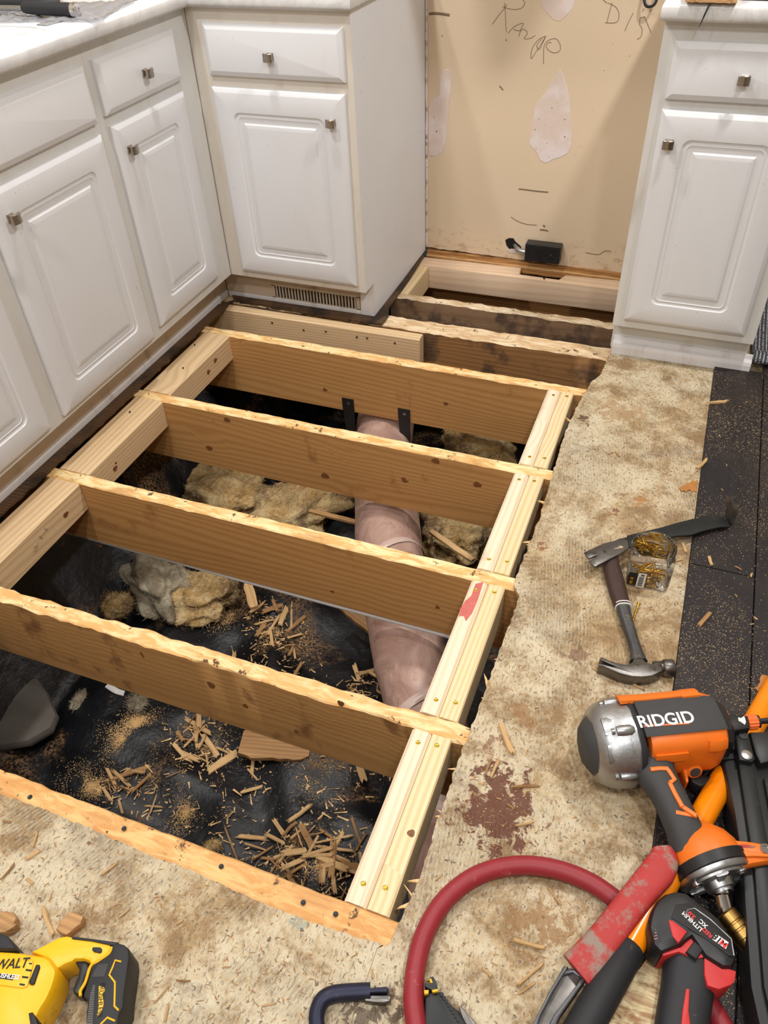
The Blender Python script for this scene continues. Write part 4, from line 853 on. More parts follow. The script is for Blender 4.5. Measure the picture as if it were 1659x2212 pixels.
# things on the left counter
HB = empty('brush_tool', (-.33, 1.39, .953), 'black-handled tool with a bright end cap on the left countertop', 'tool')
q = MB(); q.tube(cat_rom([(-.385, 1.395, .972), (-.31, 1.397, .971), (-.245, 1.401, .970)], 5), [.011, .0125, .0135, .014, .014, .0142, .0145, .0148, .015, .015, .0145], 14); q.build('handle', M['rubber_blk'], HB, smooth=50)
q = MB(); q.lathe((-.245, 1.401, .970), (1, .06, 0), [(0, .0158), (.004, .0162), (.009, .0160), (.010, .010), (.0095, .006), (.0105, .004)], 18); q.build('end_cap', M['chrome'], HB, smooth=40)
q = MB(); q.tube([(-.60, 1.40, .968), (-.385, 1.395, .971)], .006, 10); q.build('shaft', M['steel'], HB, smooth=60)
def sheet(name, label, cat, cx, cy, w_, h_, rot, mat, z0, amp, nx=30, ny=20, seed=1, th=None):
    q = MB(); c, s_ = math.cos(rot), math.sin(rot); V = []
    for j in range(ny+1):
        for i in range(nx+1):
            a = (i/nx-.5)*w_; b_ = (j/ny-.5)*h_; x = cx+a*c-b_*s_; y = cy+a*s_+b_*c
            V.append((x, y, z0+amp*abs(mnoise.noise(Vector((x*22, y*22, seed)))+.5*mnoise.noise(Vector((x*55, y*55, seed))))))
    q.add(V, [(j*(nx+1)+i, j*(nx+1)+i+1, (j+1)*(nx+1)+i+1, (j+1)*(nx+1)+i) for j in range(ny) for i in range(nx)])
    o = q.build(name, M[mat], smooth=180, label=label, cat=cat, loc=(cx, cy, z0)); so = o.modifiers.new('t', 'SOLIDIFY'); so.thickness = th or .0006; so.offset = 1; return o
sheet('plastic_bag', 'crumpled clear plastic bag under the black-handled tool', 'plastic bag', -.36, 1.46, .34, .24, .2, 'bag', .9525, .012, 44, 34)
sheet('webbing_strip', 'grey mesh strip lying along the back of the left countertop', 'strap', -.262, 1.49, .032, .34, -.1, 'rag', .953, .003, 6, 40, 4, .003)
q = MB(); q.tube(cat_rom([(-.62, 1.44, .966), (-.5, 1.46, .968), (-.40, 1.47, .966), (-.36, 1.50, .966)], 6), .012, 10); q.build('black_cable', M['rubber_blk'], smooth=60, loc=(-.5, 1.46, .954), label='black rubber cable lying behind the black-handled tool', cat='cable')
# rotten wood piece with a nail on the right counter
RW = empty('rotten_wood_piece', (1.17, 1.82, .952), 'broken rotten wood piece with a nail, overhanging the right countertop edge', 'wood piece')
q = MB(); rs = []
for i in range(15):
    x = 1.118+.108*i/14; f0 = 1.782+.010*mnoise.noise(Vector((i*.8, 1, 0))); bk = 1.92+.02*mnoise.noise(Vector((i*.7, 5, 0))); t_ = .985+.005*mnoise.noise(Vector((i*.9, 9, 0)))
    rs.append([(x, f0, .9535), (x, bk, .9535), (x, bk, t_), (x, f0+.02, t_), (x, f0+.006+.004*mnoise.noise(Vector((i, 3, 0))), .972)])
q.rings(rs); q.build('wood_chunk', M['chip_dark'], RW)
q = MB(); q.tube([(1.172, 1.787, .955), (1.165, 1.781, .932), (1.158, 1.776, .906)], [.0022, .002, .0006], 8); q.build('nail', M['blackpl'], RW)
q = MB(); q.slab([(1.235, 1.83), (1.44, 1.83), (1.44, 2.0), (1.235, 2.0)], .9515, .985, .006); q.build('black_tool_case', M['blackpl'], smooth=40, loc=(1.33, 1.9, .9515), label='black tool case at the back of the right countertop', cat='case')
# outlet on the back wall
OB = empty('range_outlet', (.755, 2.40, .035), 'black surface-mounted range outlet low on the beige wall', 'outlet')
bx0, bx1, bz0, bz1, yf_ = .689, .818, .035, .100, 2.386
q = MB(); q.box(bx0, bx1, yf_, 2.4275, bz0, bz1); q.build('outlet_box', M['outlet'], OB, bevel=.003)
for i in range(9): q = MB(); q.box(bx0+.006, bx0+.022+(i % 2)*.004, yf_-.0012, yf_, bz0+.008+i*.0055, bz0+.0105+i*.0055); q.build('rib', M['outlet'], OB)
for i in range(6): q = MB(); q.box(bx0+.034+i*.0055, bx0+.037+i*.0055, yf_-.0010, yf_, bz0+.012, bz1-.016); q.build('rib', M['outlet'], OB)
for (a, c_, e, f_) in ((.088, .108, .043, .047), (.088, .108, .016, .020), (.072, .080, .030, .034), (.108, .122, .030, .034), (.076, .079, .040, .052)):
    q = MB(); q.box(bx0+a, bx0+c_, yf_-.0008, yf_+.0002, bz0+e, bz0+f_); q.build('slot', M['void'], OB)
q = MB(); q.lathe((bx0+.096, yf_+.0005, bz0+.032), (0, -1, 0), [(0, .004), (.001, .004), (.0015, .002)], 12); q.build('centre_screw', M['darksteel'], OB)
q = MB(); q.tube(cat_rom([(.640, 2.435, .070), (.655, 2.415, .063), (.672, 2.405, .060), (.690, 2.404, .060)], 4), [.008]*4+[.010]*9, 12); q.build('cable_clamp', M['aluminium'], OB, smooth=50)
wall_poly('wall_hole', [(0.6039, 0.0856), (0.6186, 0.0947), (0.6339, 0.0952), (0.6427, 0.0839), (0.6634, 0.0690), (0.6719, 0.0545), (0.6593, 0.0435), (0.6380, 0.0410), (0.6230, 0.0517), (0.6096, 0.0658)], M['void'], .0016)
wall_poly('torn_paper', [(0.6276, 0.0554), (0.6644, 0.0567), (0.6872, 0.0407), (0.6918, 0.0223), (0.6662, 0.0349), (0.6411, 0.0401), (0.6226, 0.0391), (0.6097, 0.0470)], M['tape'], .0022)
q = MB(); q.tube(cat_rom([(.965, 2.425, .88), (.972, 2.41, .848), (.985, 2.405, .838), (1.002, 2.405, .845), (1.006, 2.412, .87), (1.0, 2.425, .9)], 6), .004, 8); q.build('cord_loop', M['rubber_blk'], smooth=60, loc=(.99, 2.42, .85), label='black cord loop hanging on the beige wall near the right countertop', cat='cord')
RH = empty('assumed_range_hood', (.69, 2.2, 1.42), 'unseen white range hood over the stove space, added to shade the back wall', 'range hood')  # assumed hood out of view, put in to cast the back wall shadow
q = MB(); q.rings([[(x, y, z) for y, z in ((2.424, 1.42), (1.98, 1.42), (1.96, 1.44), (1.96, 1.50), (2.10, 1.57), (2.424, 1.57))] for x in (.33, 1.05)]); q.build('hood_body', M['offwhite'], RH, bevel=.004)
q = MB(); q.box(.40, .98, 2.02, 2.36, 1.414, 1.4195); q.build('hood_filter', M['steel'], RH)
# ribbed mat with a curled front edge, right of the right cabinet
q = MB(); rs = []
for j in range(24):
    t = j/23; y = 1.895+.5*t; 
    zz = .021+.026*math.exp(-((t-.06)/.07)**2)
    rs.append([(1.4925, y, zz), (1.75, y, zz+.006*math.sin(t*9)), (1.75, y, zz+.006*math.sin(t*9)+.008), (1.4925, y, zz+.008)])
q.rings(rs); q.build('ribbed_mat', M['mat'], smooth=50, loc=(1.6, 2.1, .021), label='grey ribbed floor mat with curled edge, right of the right cabinet', cat='mat')
# ------------------------------------------------------------------ tools
def pslab(name, poly, z0, z1, bev, mat, parent, smooth=40, tilt=None):
    q = MB(); q.slab(poly, z0, z1, bev, tilt=tilt); return q.build(name, M[mat], parent, smooth=smooth)
def ptube(name, path, rad, mat, parent, n=14, sq=2.0, k=0, up=(0, 0, 1)):
    if k: 
        m0 = len(path); path = cat_rom(path, k)
        if isinstance(rad, list):
            R_ = []
            for i in range(len(path)):
                t = i/k; a = min(int(t), m0-1); b_ = min(a+1, m0-1); f_ = t-a; ra, rb = rad[a], rad[b_]
                R_.append(tuple(p*(1-f_)+s_*f_ for p, s_ in zip(ra, rb)) if isinstance(ra, tuple) else ra*(1-f_)+rb*f_)
            rad = R_
    q = MB(); q.tube(path, rad, n, sq=sq, up=up); return q.build(name, M[mat], parent, smooth=50)
def zed(pts, zz): return [(p[0], p[1], z_) for p, z_ in zip(pts, zz)]
# ---- nail gun
NG = empty('nail_gun', (1.3818, 0.4854, 0.0120), 'orange and charcoal pneumatic nail gun with black magazine lying on its side', 'nail gun')
AL, AR = Vector((1.2512, 0.4191, 0.0860)), Vector((1.4555, 0.5179, 0.0860))
ad = (AR-AL); AX = ad.normalized(); LG = ad.length; NS = Vector((AX.y, -AX.x, 0)).normalized(); ZV = Vector((0, 0, 1))
def gun(name, secs, mat, a0=0, a1=360, n=32, pw=2.0, off=0.0, parent=NG, dz=0.0):
    full = (a1-a0) >= 360; rs = []
    for cx, hw, hh in secs:
        c = AL+AX*LG*((cx-150)/1050)+ZV*dz; ring = []
        m_ = n if full else n+1
        for j in range(m_):
            a = math.radians(a0+(a1-a0)*j/n); q, s_ = math.cos(a), math.sin(a); q = math.copysign(abs(q)**(2/pw), q); s_ = math.copysign(abs(s_)**(2/pw), s_)
            ring.append(c+NS*q*(hw+off)+ZV*s_*(hh+off))
        if not full:
            for j in range(n, -1, -1):
                a = math.radians(a0+(a1-a0)*j/n); q, s_ = math.cos(a), math.sin(a); q = math.copysign(abs(q)**(2/pw), q); s_ = math.copysign(abs(s_)**(2/pw), s_)
                ring.append(c+NS*q*(hw-.002)+ZV*s_*(hh-.002))
        rs.append(ring)
    q = MB(); q.rings(rs); return q.build(name, M[mat], parent, smooth=32)
gun('end_cap', [(140, .030, .030), (150, .036, .036), (185, .046, .046), (215, .052, .052), (250, .055, .055), (280, .050, .050)], 'rubber', n=10)
HD = gun('cylinder_head', [(205, .052, .052), (240, .062, .062), (290, .068, .068), (360, .0725, .0725), (440, .0735, .0735), (500, .0735, .0735), (510, .071, .071)], 'aluminium', n=14, pw=2.2)
for a in (10, 75, 130):
    c = AL+AX*LG*.27+NS*math.cos(math.radians(a))*.070+ZV*math.sin(math.radians(a))*.070
    q = MB(); q.lathe(c-AX*.012, AX, [(-.008, .008), (.0, .0095), (.016, .0095), (.022, .006)], 10); q.build('bolt_boss', M['aluminium'], HD, smooth=40)
    q = MB(); q.lathe(c-AX*.024, -AX, [(-.001, .0055), (.004, .0055), (.0035, .003)], 10); q.build('bolt', M['steel'], HD, smooth=40)
for a in (45, 85):
    c = AL+AX*LG*.19+NS*math.cos(math.radians(a))*.062+ZV*math.sin(math.radians(a))*.062
    q = MB(); q.tube([c-AX*.02, c+AX*.03], [(.016, .006), (.020, .009)], 8, up=NS*math.cos(math.radians(a))+ZV*math.sin(math.radians(a)), sq=4); q.build('head_ridge', M['aluminium'], HD, smooth=30)
gun('collar', [(500, .0748, .0748), (520, .0748, .0748), (545, .072, .072), (560, .064, .064)], 'rubber_blk', n=20, pw=2.3)
BD = gun('housing', [(590, .055, .056), (620, .058, .058), (900, .058, .058), (1120, .057, .057), (1180, .052, .053), (1205, .045, .046)], 'orange', n=36, pw=3.4, dz=.012)
gun('top_panel', [(550, .0590, .0590), (640, .0585, .0585), (900, .0585, .0585), (1120, .0575, .0575), (1190, .053, .054)], 'rubber', 67, 110, 12, 3.4, .0028, dz=.012)
gun('top_strip', [(445, .060, .060), (640, .0585, .0585), (900, .0585, .0585), (1000, .0585, .0585)], 'orange', 111, 142, 8, 3.4, .0036, dz=.013)
gun('top_strip', [(940, .058, .058), (1000, .0585, .0585), (1080, .0585, .0585)], 'orange', 108, 142, 8, 3.4, .0046, dz=.013)
gun('side_ridge', [(610, .058, .058), (760, .059, .059), (860, .058, .058)], 'orange', 8, 24, 6, 3.4, .004, BD, dz=.012)
gun('side_ridge', [(1020, .058, .058), (1100, .060, .060), (1170, .054, .055)], 'orange', 22, 46, 6, 3.4, .004, BD, dz=.012)
gun('nose_collar', [(1185, .048, .049), (1250, .046, .046), (1290, .036, .036)], 'blackpl', n=12, pw=2.6, dz=.012)
text_mesh('lettering', 'RIDGID', .031, M['white'], NG, (1.3697, 0.4658, 0.1598), AX, (0, 0, 1), .0005, .0006, 0, .92)
pslab('logo_underline', [(1.3372, 0.4440), (1.4064, 0.4735), (1.4067, 0.4707), (1.3380, 0.4411)], .1590, .1598, 0, 'orangeprint', NG)
c = AL+AX*LG*.775+NS*math.cos(math.radians(12))*.060+ZV*(-.012); q = MB(); q.lathe(c, NS+ZV*.35, [(-.006, .0135), (.003, .013), (.004, .0115)], 18); q.build('selector_ring', M['orange'], NG, smooth=40)
q = MB(); q.lathe(c, NS+ZV*.35, [(.002, .009), (.0048, .009), (.005, .006)], 16); q.build('selector_cap', M['rubber'], NG, smooth=40)
pslab('trigger_housing', [(1.3905, 0.4635), (1.4467, 0.4935), (1.4477, 0.4739), (1.4415, 0.4687), (1.4216, 0.4548), (1.4275, 0.4186), (1.4243, 0.4127), (1.4167, 0.4385), (1.4121, 0.4495)], .034, .078, .005, 'orange', NG)
HP = zed([(1.3611, 0.4264), (1.3743, 0.3978), (1.3925, 0.3722), (1.4093, 0.3471), (1.4265, 0.3212), (1.4390, 0.3028)], (.092, .097, .097, .095, .090, .080))
ptube('handle', HP, [(.040, .034), (.031, .027), (.0265, .025), (.0262, .025), (.0272, .026), (.032, .028)], 'rubber', NG, 18, 2.6, 6)
for ln in ([(1.3607, 0.3890, 0.1230), (1.3753, 0.3961, 0.1230), (1.3875, 0.3997, 0.1230)], [(1.3867, 0.3982, 0.1230), (1.3986, 0.3837, 0.1230), (1.3919, 0.3750, 0.1230)], [(1.3922, 0.3757, 0.1220), (1.4021, 0.3592, 0.1220), (1.4149, 0.3409, 0.1220)], [(1.4142, 0.3429, 0.1200), (1.4364, 0.3342, 0.1200)], [(1.4375, 0.3368, 0.1165), (1.4213, 0.3334, 0.1165), (1.4068, 0.3314, 0.1165)]):
    ptube('grip_inlay', [(p[0], p[1], p[2]-.0005) for p in ln], (.0036, .0036), 'orange', NG, 6, 4)
pslab('trigger', [(1.4235, 0.4585), (1.4359, 0.4666), (1.4450, 0.4527), (1.4552, 0.4503), (1.4668, 0.4552), (1.4715, 0.4489), (1.4657, 0.4409), (1.4509, 0.4274), (1.4368, 0.4306), (1.4289, 0.4422)], .03, .058, .004, 'blackpl', NG)
BA, BB = Vector((1.4409, 0.3349, 0.0720)), Vector((1.4889, 0.2636, 0.0660)); bd = BB-BA; BL = bd.length
def base(name, pr, mat, n=26, parent=NG):
    q = MB(); q.lathe(BA, bd, [(t*BL, r) for t, r in pr], n); return q.build(name, M[mat], parent, smooth=38)
base('handle_base', [(-.06, .026), (.05, .034), (.2, .046), (.38, .053), (.60, .0555)], 'orange')
base('base_gasket', [(.56, .054), (.58, .0585), (.76, .0585), (.78, .057)], 'blackpl')
EC = base('air_cap', [(.76, .0565), (.84, .0565), (.88, .054), (.89, .047), (.93, .046), (.94, .024), (1.06, .021), (1.07, .016), (1.12, .016)], 'aluminium')
for a in (20, 140, 260):
    d1 = bd.normalized(); a_ = d1.cross(ZV).normalized(); b_ = a_.cross(d1); c = BA+d1*BL*.88+(a_*math.cos(math.radians(a))+b_*math.sin(math.radians(a)))*.040
    q = MB(); q.lathe(c, d1, [(-.004, .009), (.006, .0085), (.0065, .006), (.004, .0045)], 12); q.build('cap_screw', M['steel'], EC, smooth=40)
    c2 = BA+d1*BL*.93; e_ = (a_*math.cos(math.radians(a+60))+b_*math.sin(math.radians(a+60))); q = MB(); q.tube([c2+e_*.018, c2+e_*.044], [(.006, .006), (.010, .004)], 8, up=d1, sq=4); q.build('cap_web', M['aluminium'], EC, smooth=30)
q = MB(); CA, CBp = Vector((1.4890, 0.2608, 0.0660)), Vector((1.5022, 0.2253, 0.0600)); q.lathe(CA, CBp-CA, [(-.01, .0135), (.01, .0135), (.012, .0115), (.035, .0115), (.036, .0085), (.05, .0085)], 16); q.build('air_plug', M['chrome'], NG, smooth=40)
HK = pslab('rafter_hook', [(1.4809, 0.3174), (1.5000, 0.3260), (1.5211, 0.3309), (1.5455, 0.3346), (1.5698, 0.3373), (1.5699, 0.3174), (1.5460, 0.3069), (1.5239, 0.2946), (1.5088, 0.2833), (1.4998, 0.2902), (1.4904, 0.3047)], .082, .104, .006, 'orange', NG)
pslab('hook_groove', [(1.4894, 0.3132), (1.5137, 0.3219), (1.5276, 0.3239), (1.5243, 0.3197), (1.5035, 0.3132), (1.4895, 0.3108)], .1035, .1048, .0005, 'redgrip', HK)
pslab('hook_rib', [(1.4925, 0.3035), (1.5132, 0.3096), (1.5374, 0.3143), (1.5511, 0.3167), (1.5511, 0.3128), (1.5272, 0.3055), (1.5067, 0.2977), (1.4962, 0.2989)], .103, .109, .003, 'orange', HK)
q = MB(); q.lathe((1.5408, 0.3238, 0.1050), (0, 0, 1), [(-.002, .008), (.002, .008), (.002, .005), (.0005, .005)], 16); q.build('hook_eyelet', M['chrome'], HK, smooth=40)
MG = pslab('magazine', [(1.4779, 0.4754), (1.5345, 0.5028), (1.5923, 0.4642), (1.6341, 0.0713), (1.5613, 0.0444), (1.5447, 0.0867), (1.5329, 0.1306), (1.5157, 0.2995), (1.5014, 0.3809)], .024, .080, .004, 'blackpl', NG)
pslab('magazine_rail', [(1.4990, 0.4785), (1.5205, 0.4898), (1.5548, 0.3165), (1.5871, 0.0515), (1.5707, 0.0454), (1.5468, 0.1325), (1.5305, 0.2928)], .079, .090, .003, 'barblack', MG)
pslab('magazine_rail', [(1.5409, 0.4593), (1.5692, 0.4606), (1.6022, 0.3055), (1.6263, 0.0667), (1.6017, 0.0576), (1.5702, 0.2939)], .079, .087, .003, 'barblack', MG)
pslab('magazine_edge', [(1.4831, 0.4822), (1.4874, 0.4856), (1.5216, 0.3110), (1.5162, 0.3105)], .050, .062, .001, 'dowel', MG)
NO = pslab('nose_arm', [(1.4464, 0.5358), (1.4838, 0.5508), (1.5074, 0.5570), (1.5106, 0.5314), (1.4853, 0.5169), (1.4581, 0.5089), (1.4527, 0.5161)], .084, .112, .004, 'blackpl', NG)
q = MB(); q.lathe((1.4583, 0.5277, 0.1125), (0, 0, 1), [(-.001, .0095), (.0015, .0095), (.0015, .006), (.0003, .0055), (.0003, .002)], 18); q.build('arm_bolt', M['blackpl'], NO, smooth=40)
pslab('torn_sticker', [(1.4907, 0.5464), (1.4957, 0.5466), (1.5004, 0.5529), (1.5038, 0.5412), (1.5021, 0.5350), (1.4960, 0.5385), (1.4920, 0.5396)], .1119, .1126, 0, 'white', NO)
KA, KB = Vector((1.5075, 0.5511, 0.0980)), Vector((1.5238, 0.5588, 0.0980)); q = MB(); rs = []
for t, r in ((0, .012), (.05, .0135), (.9, .0135), (1, .012)):
    c = KA+(KB-KA)*t; e_ = (KB-KA).normalized(); a_ = e_.cross(ZV).normalized(); b_ = a_.cross(e_); rs.append([c+(a_*math.cos(2*math.pi*j/28)+b_*math.sin(2*math.pi*j/28))*(r-(.0012 if j % 2 else 0)) for j in range(28)])
q.rings(rs); q.build('depth_wheel', M['orangeprint'], NG, smooth=20)
q = MB(); q.lathe(KB, KB-KA, [(-.002, .011), (.004, .011), (.005, .005), (.020, .005), (.021, .004)], 14); q.build('nose_rod', M['blackpl'], NG, smooth=40)
pslab('nose_block', [(1.4541, 0.5193), (1.4918, 0.5342), (1.4941, 0.4962), (1.4667, 0.4767), (1.4571, 0.4881)], .04, .092, .004, 'blackpl', NG)
pslab('nose_plate', [(1.4449, 0.4814), (1.4680, 0.4938), (1.4970, 0.5086), (1.4999, 0.4886), (1.4953, 0.4823), (1.4712, 0.4733), (1.4471, 0.4647)], .05, .082, .004, 'blackpl', NG)
pslab('magazine_bracket', [(1.4905, 0.5207), (1.5114, 0.5311), (1.5220, 0.4912), (1.5245, 0.4824), (1.5200, 0.4741), (1.4990, 0.4710), (1.4943, 0.4912)], .05, .100, .004, 'barblack', NG)
q = MB(); q.lathe((1.5100, 0.4842, 0.1003), (0, 0, 1), [(-.001, .009), (.001, .009), (.0018, .006)], 18); q.build('rivet', M['steel'], NG, smooth=40)
q = MB(); q.lathe((1.5032, 0.5209, 0.1003), (0, 0, 1), [(-.001, .007), (.0012, .007), (.0012, .004), (.0002, .0035)], 14); q.build('bracket_bolt', M['blackpl'], NG, smooth=40)
pslab('nose_block', [(1.5142, 0.5358), (1.5552, 0.5523), (1.5634, 0.4987), (1.5333, 0.4785), (1.5252, 0.4949)], .05, .096, .004, 'blackpl', NG)
# ---- red air hose with brass coupler
AH = empty('air_hose', (1.2066, 0.2212, 0.0120), 'dark red rubber air hose looping over the subfloor to the nail gun', 'hose')
hp = [(1.1357, -0.1005, 0.0280), (1.1105, -0.0585, 0.0280), (1.0950, -0.0260, 0.0280), (1.0856, 0.0160, 0.0280), (1.0846, 0.0622, 0.0280), (1.0964, 0.1112, 0.0280), (1.1230, 0.1563, 0.0280), (1.1596, 0.1897, 0.0280), (1.2070, 0.2131, 0.0280), (1.2574, 0.2227, 0.0280), (1.3056, 0.2200, 0.0280), (1.3472, 0.2066, 0.0280), (1.3884, 0.1847, 0.0280), (1.4289, 0.1547, 0.0280), (1.4637, 0.1244, 0.0300), (1.4927, 0.1027, 0.0340), (1.5187, 0.0736, 0.0340), (1.5581, 0.0377, 0.0340), (1.6113, 0.0570, 0.0360), (1.6167, 0.1197, 0.0400), (1.5879, 0.1610, 0.0480), (1.5582, 0.1794, 0.0530)]
ptube('hose_tube', hp, .0150, 'hose', AH, 14, 2, 8)
q = MB(); A_, B_ = Vector((1.4987, 0.2297, 0.0600)), Vector((1.5582, 0.1794, 0.0530)); Lc = (B_-A_).length
q.lathe(A_, B_-A_, [(0, .013), (.003, .0165), (.016, .0165), (.017, .0150), (.019, .0150), (.020, .0172), (.026, .0172), (.027, .0155), (.029, .0155), (.030, .0175), (.040, .0180), (.041, .0165), (.062, .0165), (.063, .0125), (.066, .0150), (.069, .0125), (.072, .0148), (.075, .0125), (.078, .0146), (.081, .0125), (.084, .0144), (.087, .0125), (Lc, .0130)], 18)
q.build('brass_coupler', M['brass'], AH, smooth=30, label='brass quick coupler')
# ---- red-gripped pry bar
RP = empty('pry_bar', (1.3356, 0.1611, 0.0120), 'steel pry bar with a scuffed red grip lying across the red hose', 'pry bar')
ptube('grip', zed([(1.3954, 0.2819), (1.4006, 0.2671), (1.3963, 0.2461), (1.3748, 0.2046), (1.3536, 0.1605), (1.3333, 0.1182), (1.3176, 0.0882), (1.3066, 0.0710)], (.086, .085, .084, .082, .079, .076, .073, .070)), [(.014, .012), (.022, .014), (.0245, .014), (.0225, .014), (.0225, .014), (.0235, .014), (.0255, .013), (.0265, .011)], 'redgrip', RP, 20, 3.2, 5)
pslab('shank_web', [(1.2902, 0.0719), (1.3265, 0.0804), (1.3147, 0.0519), (1.2940, 0.0062), (1.2836, -0.0227), (1.2598, -0.0380), (1.2657, -0.0076), (1.2749, 0.0180), (1.2809, 0.0431)], .052, .062, .001, 'forged', RP)
pslab('shank_rail', [(1.2883, 0.0720), (1.2947, 0.0732), (1.2822, 0.0365), (1.2715, -0.0004), (1.2665, -0.0355), (1.2581, -0.0386), (1.2652, -0.0053), (1.2756, 0.0323)], .046, .070, .003, 'darksteel', RP)
pslab('shank_rail', [(1.3202, 0.0788), (1.3275, 0.0804), (1.3149, 0.0511), (1.2957, 0.0068), (1.2882, -0.0275), (1.2782, -0.0312), (1.2882, 0.0074), (1.3077, 0.0494)], .046, .070, .003, 'darksteel', RP)
pslab('shank_web', [(1.2903, 0.0716), (1.3257, 0.0797), (1.3211, 0.0686), (1.3102, 0.0664), (1.3022, 0.0690), (1.2938, 0.0632), (1.2876, 0.0564)], .050, .066, .002, 'darksteel', RP)
# ---- orange tube bar with black grip
OT = empty('orange_bar', (1.4260, 0.2830, 0.0120), 'glossy orange tubular bar with a black rubber grip, under the nail gun', 'bar')
o1, o2, o3 = (1.5826, 0.7364, 0.0340), (1.3686, 0.1212, 0.0640), (1.2876, -0.0691, 0.0640)
ptube('tube', [o1, tuple((Vector(o1)+Vector(o2))*.5), o2], .0205, 'orangep', OT, 22)
v_ = (Vector(o2)-Vector(o1)).normalized(); ptube('grip', [Vector(o2)-v_*.012, Vector(o2)-v_*.008, Vector(o2)+v_*.1, Vector(o2)+v_*.2, Vector(o2)+v_*.32], [.0205, .0240, .0240, .0245, .0245], 'rubber_blk', OT, 22)
# ---- cordless tool with red-black battery
CT = empty('cordless_tool', (1.4635, 0.1730, 0.0120), 'cordless tool lying on its side, red and black battery pack facing up', 'cordless tool')
BT = pslab('battery_pack', [(1.3892, 0.1508), (1.3895, 0.1644), (1.3919, 0.1789), (1.3969, 0.1926), (1.4076, 0.2075), (1.4217, 0.2169), (1.4357, 0.2191), (1.4502, 0.2119), (1.4673, 0.2053), (1.4823, 0.1981), (1.4918, 0.1881), (1.5005, 0.1744), (1.5065, 0.1582), (1.5081, 0.1488), (1.5040, 0.1358), (1.4913, 0.1308), (1.4665, 0.1373), (1.4482, 0.1563), (1.4327, 0.1386), (1.4103, 0.1204), (1.3978, 0.1277)], .040, .108, .016, 'blackpl', CT)
pslab('battery_label', [(1.4218, 0.1931), (1.4396, 0.2019), (1.4697, 0.1910), (1.4984, 0.1740), (1.5035, 0.1502), (1.4970, 0.1479), (1.4628, 0.1601), (1.4174, 0.1720)], .107, .1092, .0006, 'blackprint', BT)
ptube('label_line', [(1.4350, 0.1803, 0.1095), (1.4386, 0.1913, 0.1095), (1.4474, 0.1965, 0.1095), (1.4699, 0.1881, 0.1095), (1.4985, 0.1712, 0.1095), (1.5030, 0.1500, 0.1095)], (.0012, .0008), 'steel', BT, 5)
td = Vector((1.4643, 0.1750, 0.1100))-Vector((1.4867, 0.1618, 0.1100))
pslab('label_plate', [(1.4765, 0.1714), (1.4951, 0.1652), (1.4921, 0.1550), (1.4738, 0.1617)], .1088, .1098, 0, 'white', BT)
text_mesh('lettering', '18', .0125, M['blackprint'], BT, (1.4800, 0.1654, 0.1102), td, (0, 0, 1), .0002, .0004)
text_mesh('lettering', 'M', .0125, M['redprint'], BT, (1.4888, 0.1610, 0.1102), td, (0, 0, 1), .0002, .0004)
text_mesh('lettering', 'LITHIUM', .0082, M['white'], BT, (1.4454, 0.1768, 0.1098), td, (0, 0, 1), .0002, .0002)
text_mesh('lettering', 'RED', .0082, M['redprint'], BT, (1.4666, 0.1684, 0.1098), td, (0, 0, 1), .0002, .0002)
text_mesh('lettering', 'XC', .0085, M['white'], BT, (1.4603, 0.1789, 0.1098), td, (0, 0, 1), .0002, .0002)
text_mesh('lettering', '3.0', .0088, M['redprint'], BT, (1.4441, 0.1850, 0.1098), td, (0, 0, 1), .0002, .0003)
pslab('side_accent', [(1.4139, 0.1678), (1.4198, 0.1692), (1.4406, 0.1608), (1.4307, 0.1412), (1.4214, 0.1474)], .095, .1095, .002, 'red', BT)
pslab('gauge_window', [(1.3942, 0.1557), (1.4096, 0.1671), (1.4164, 0.1467), (1.4125, 0.1397), (1.4008, 0.1336), (1.3966, 0.1433)], .090, .1060, .002, 'barblack', BT)
for j in range(4): pslab('gauge_bar', [tuple(Vector(p)+Vector((.0, -.0045*j))) for p in [(1.3982, 0.1497), (1.4080, 0.1561), (1.4085, 0.1548), (1.3987, 0.1482)]], .1055, .1066, 0, 'redgrip', BT)
pslab('tool_foot', [(1.4117, 0.1239), (1.4358, 0.1419), (1.4503, 0.1628), (1.4566, 0.1632), (1.4669, 0.1573), (1.4697, 0.1427), (1.4956, 0.1359), (1.5092, 0.1355), (1.5081, 0.1228), (1.5044, 0.1163), (1.4887, 0.1045), (1.4741, 0.1040), (1.4693, 0.1165), (1.4673, 0.1391), (1.4554, 0.1329), (1.4338, 0.1341), (1.4143, 0.1215)], .045, .098, .009, 'red', CT)
pslab('release_button', [(1.4419, 0.1351), (1.4519, 0.1548), (1.4653, 0.1473), (1.4565, 0.1301)], .08, .104, .004, 'rubber_blk', CT)
ptube('handle', [(1.4533, 0.1567, 0.0660), (1.4557, 0.1261, 0.0640), (1.4544, 0.0953, 0.0620), (1.4522, 0.0577, 0.0620), (1.4525, 0.0085, 0.0620)], [(.036, .030), (.036, .031), (.034, .030), (.034, .030), (.036, .030)], 'rubber_blk', CT, 20, 2.6, 5)
pslab('handle_accent', [(1.4479, 0.0907), (1.4500, 0.0928), (1.4525, 0.0920), (1.4534, 0.0652), (1.4590, 0.0411), (1.4600, 0.0224), (1.4468, 0.0175), (1.4458, 0.0362), (1.4459, 0.0608)], .080, .0945, .0008, 'red', CT)
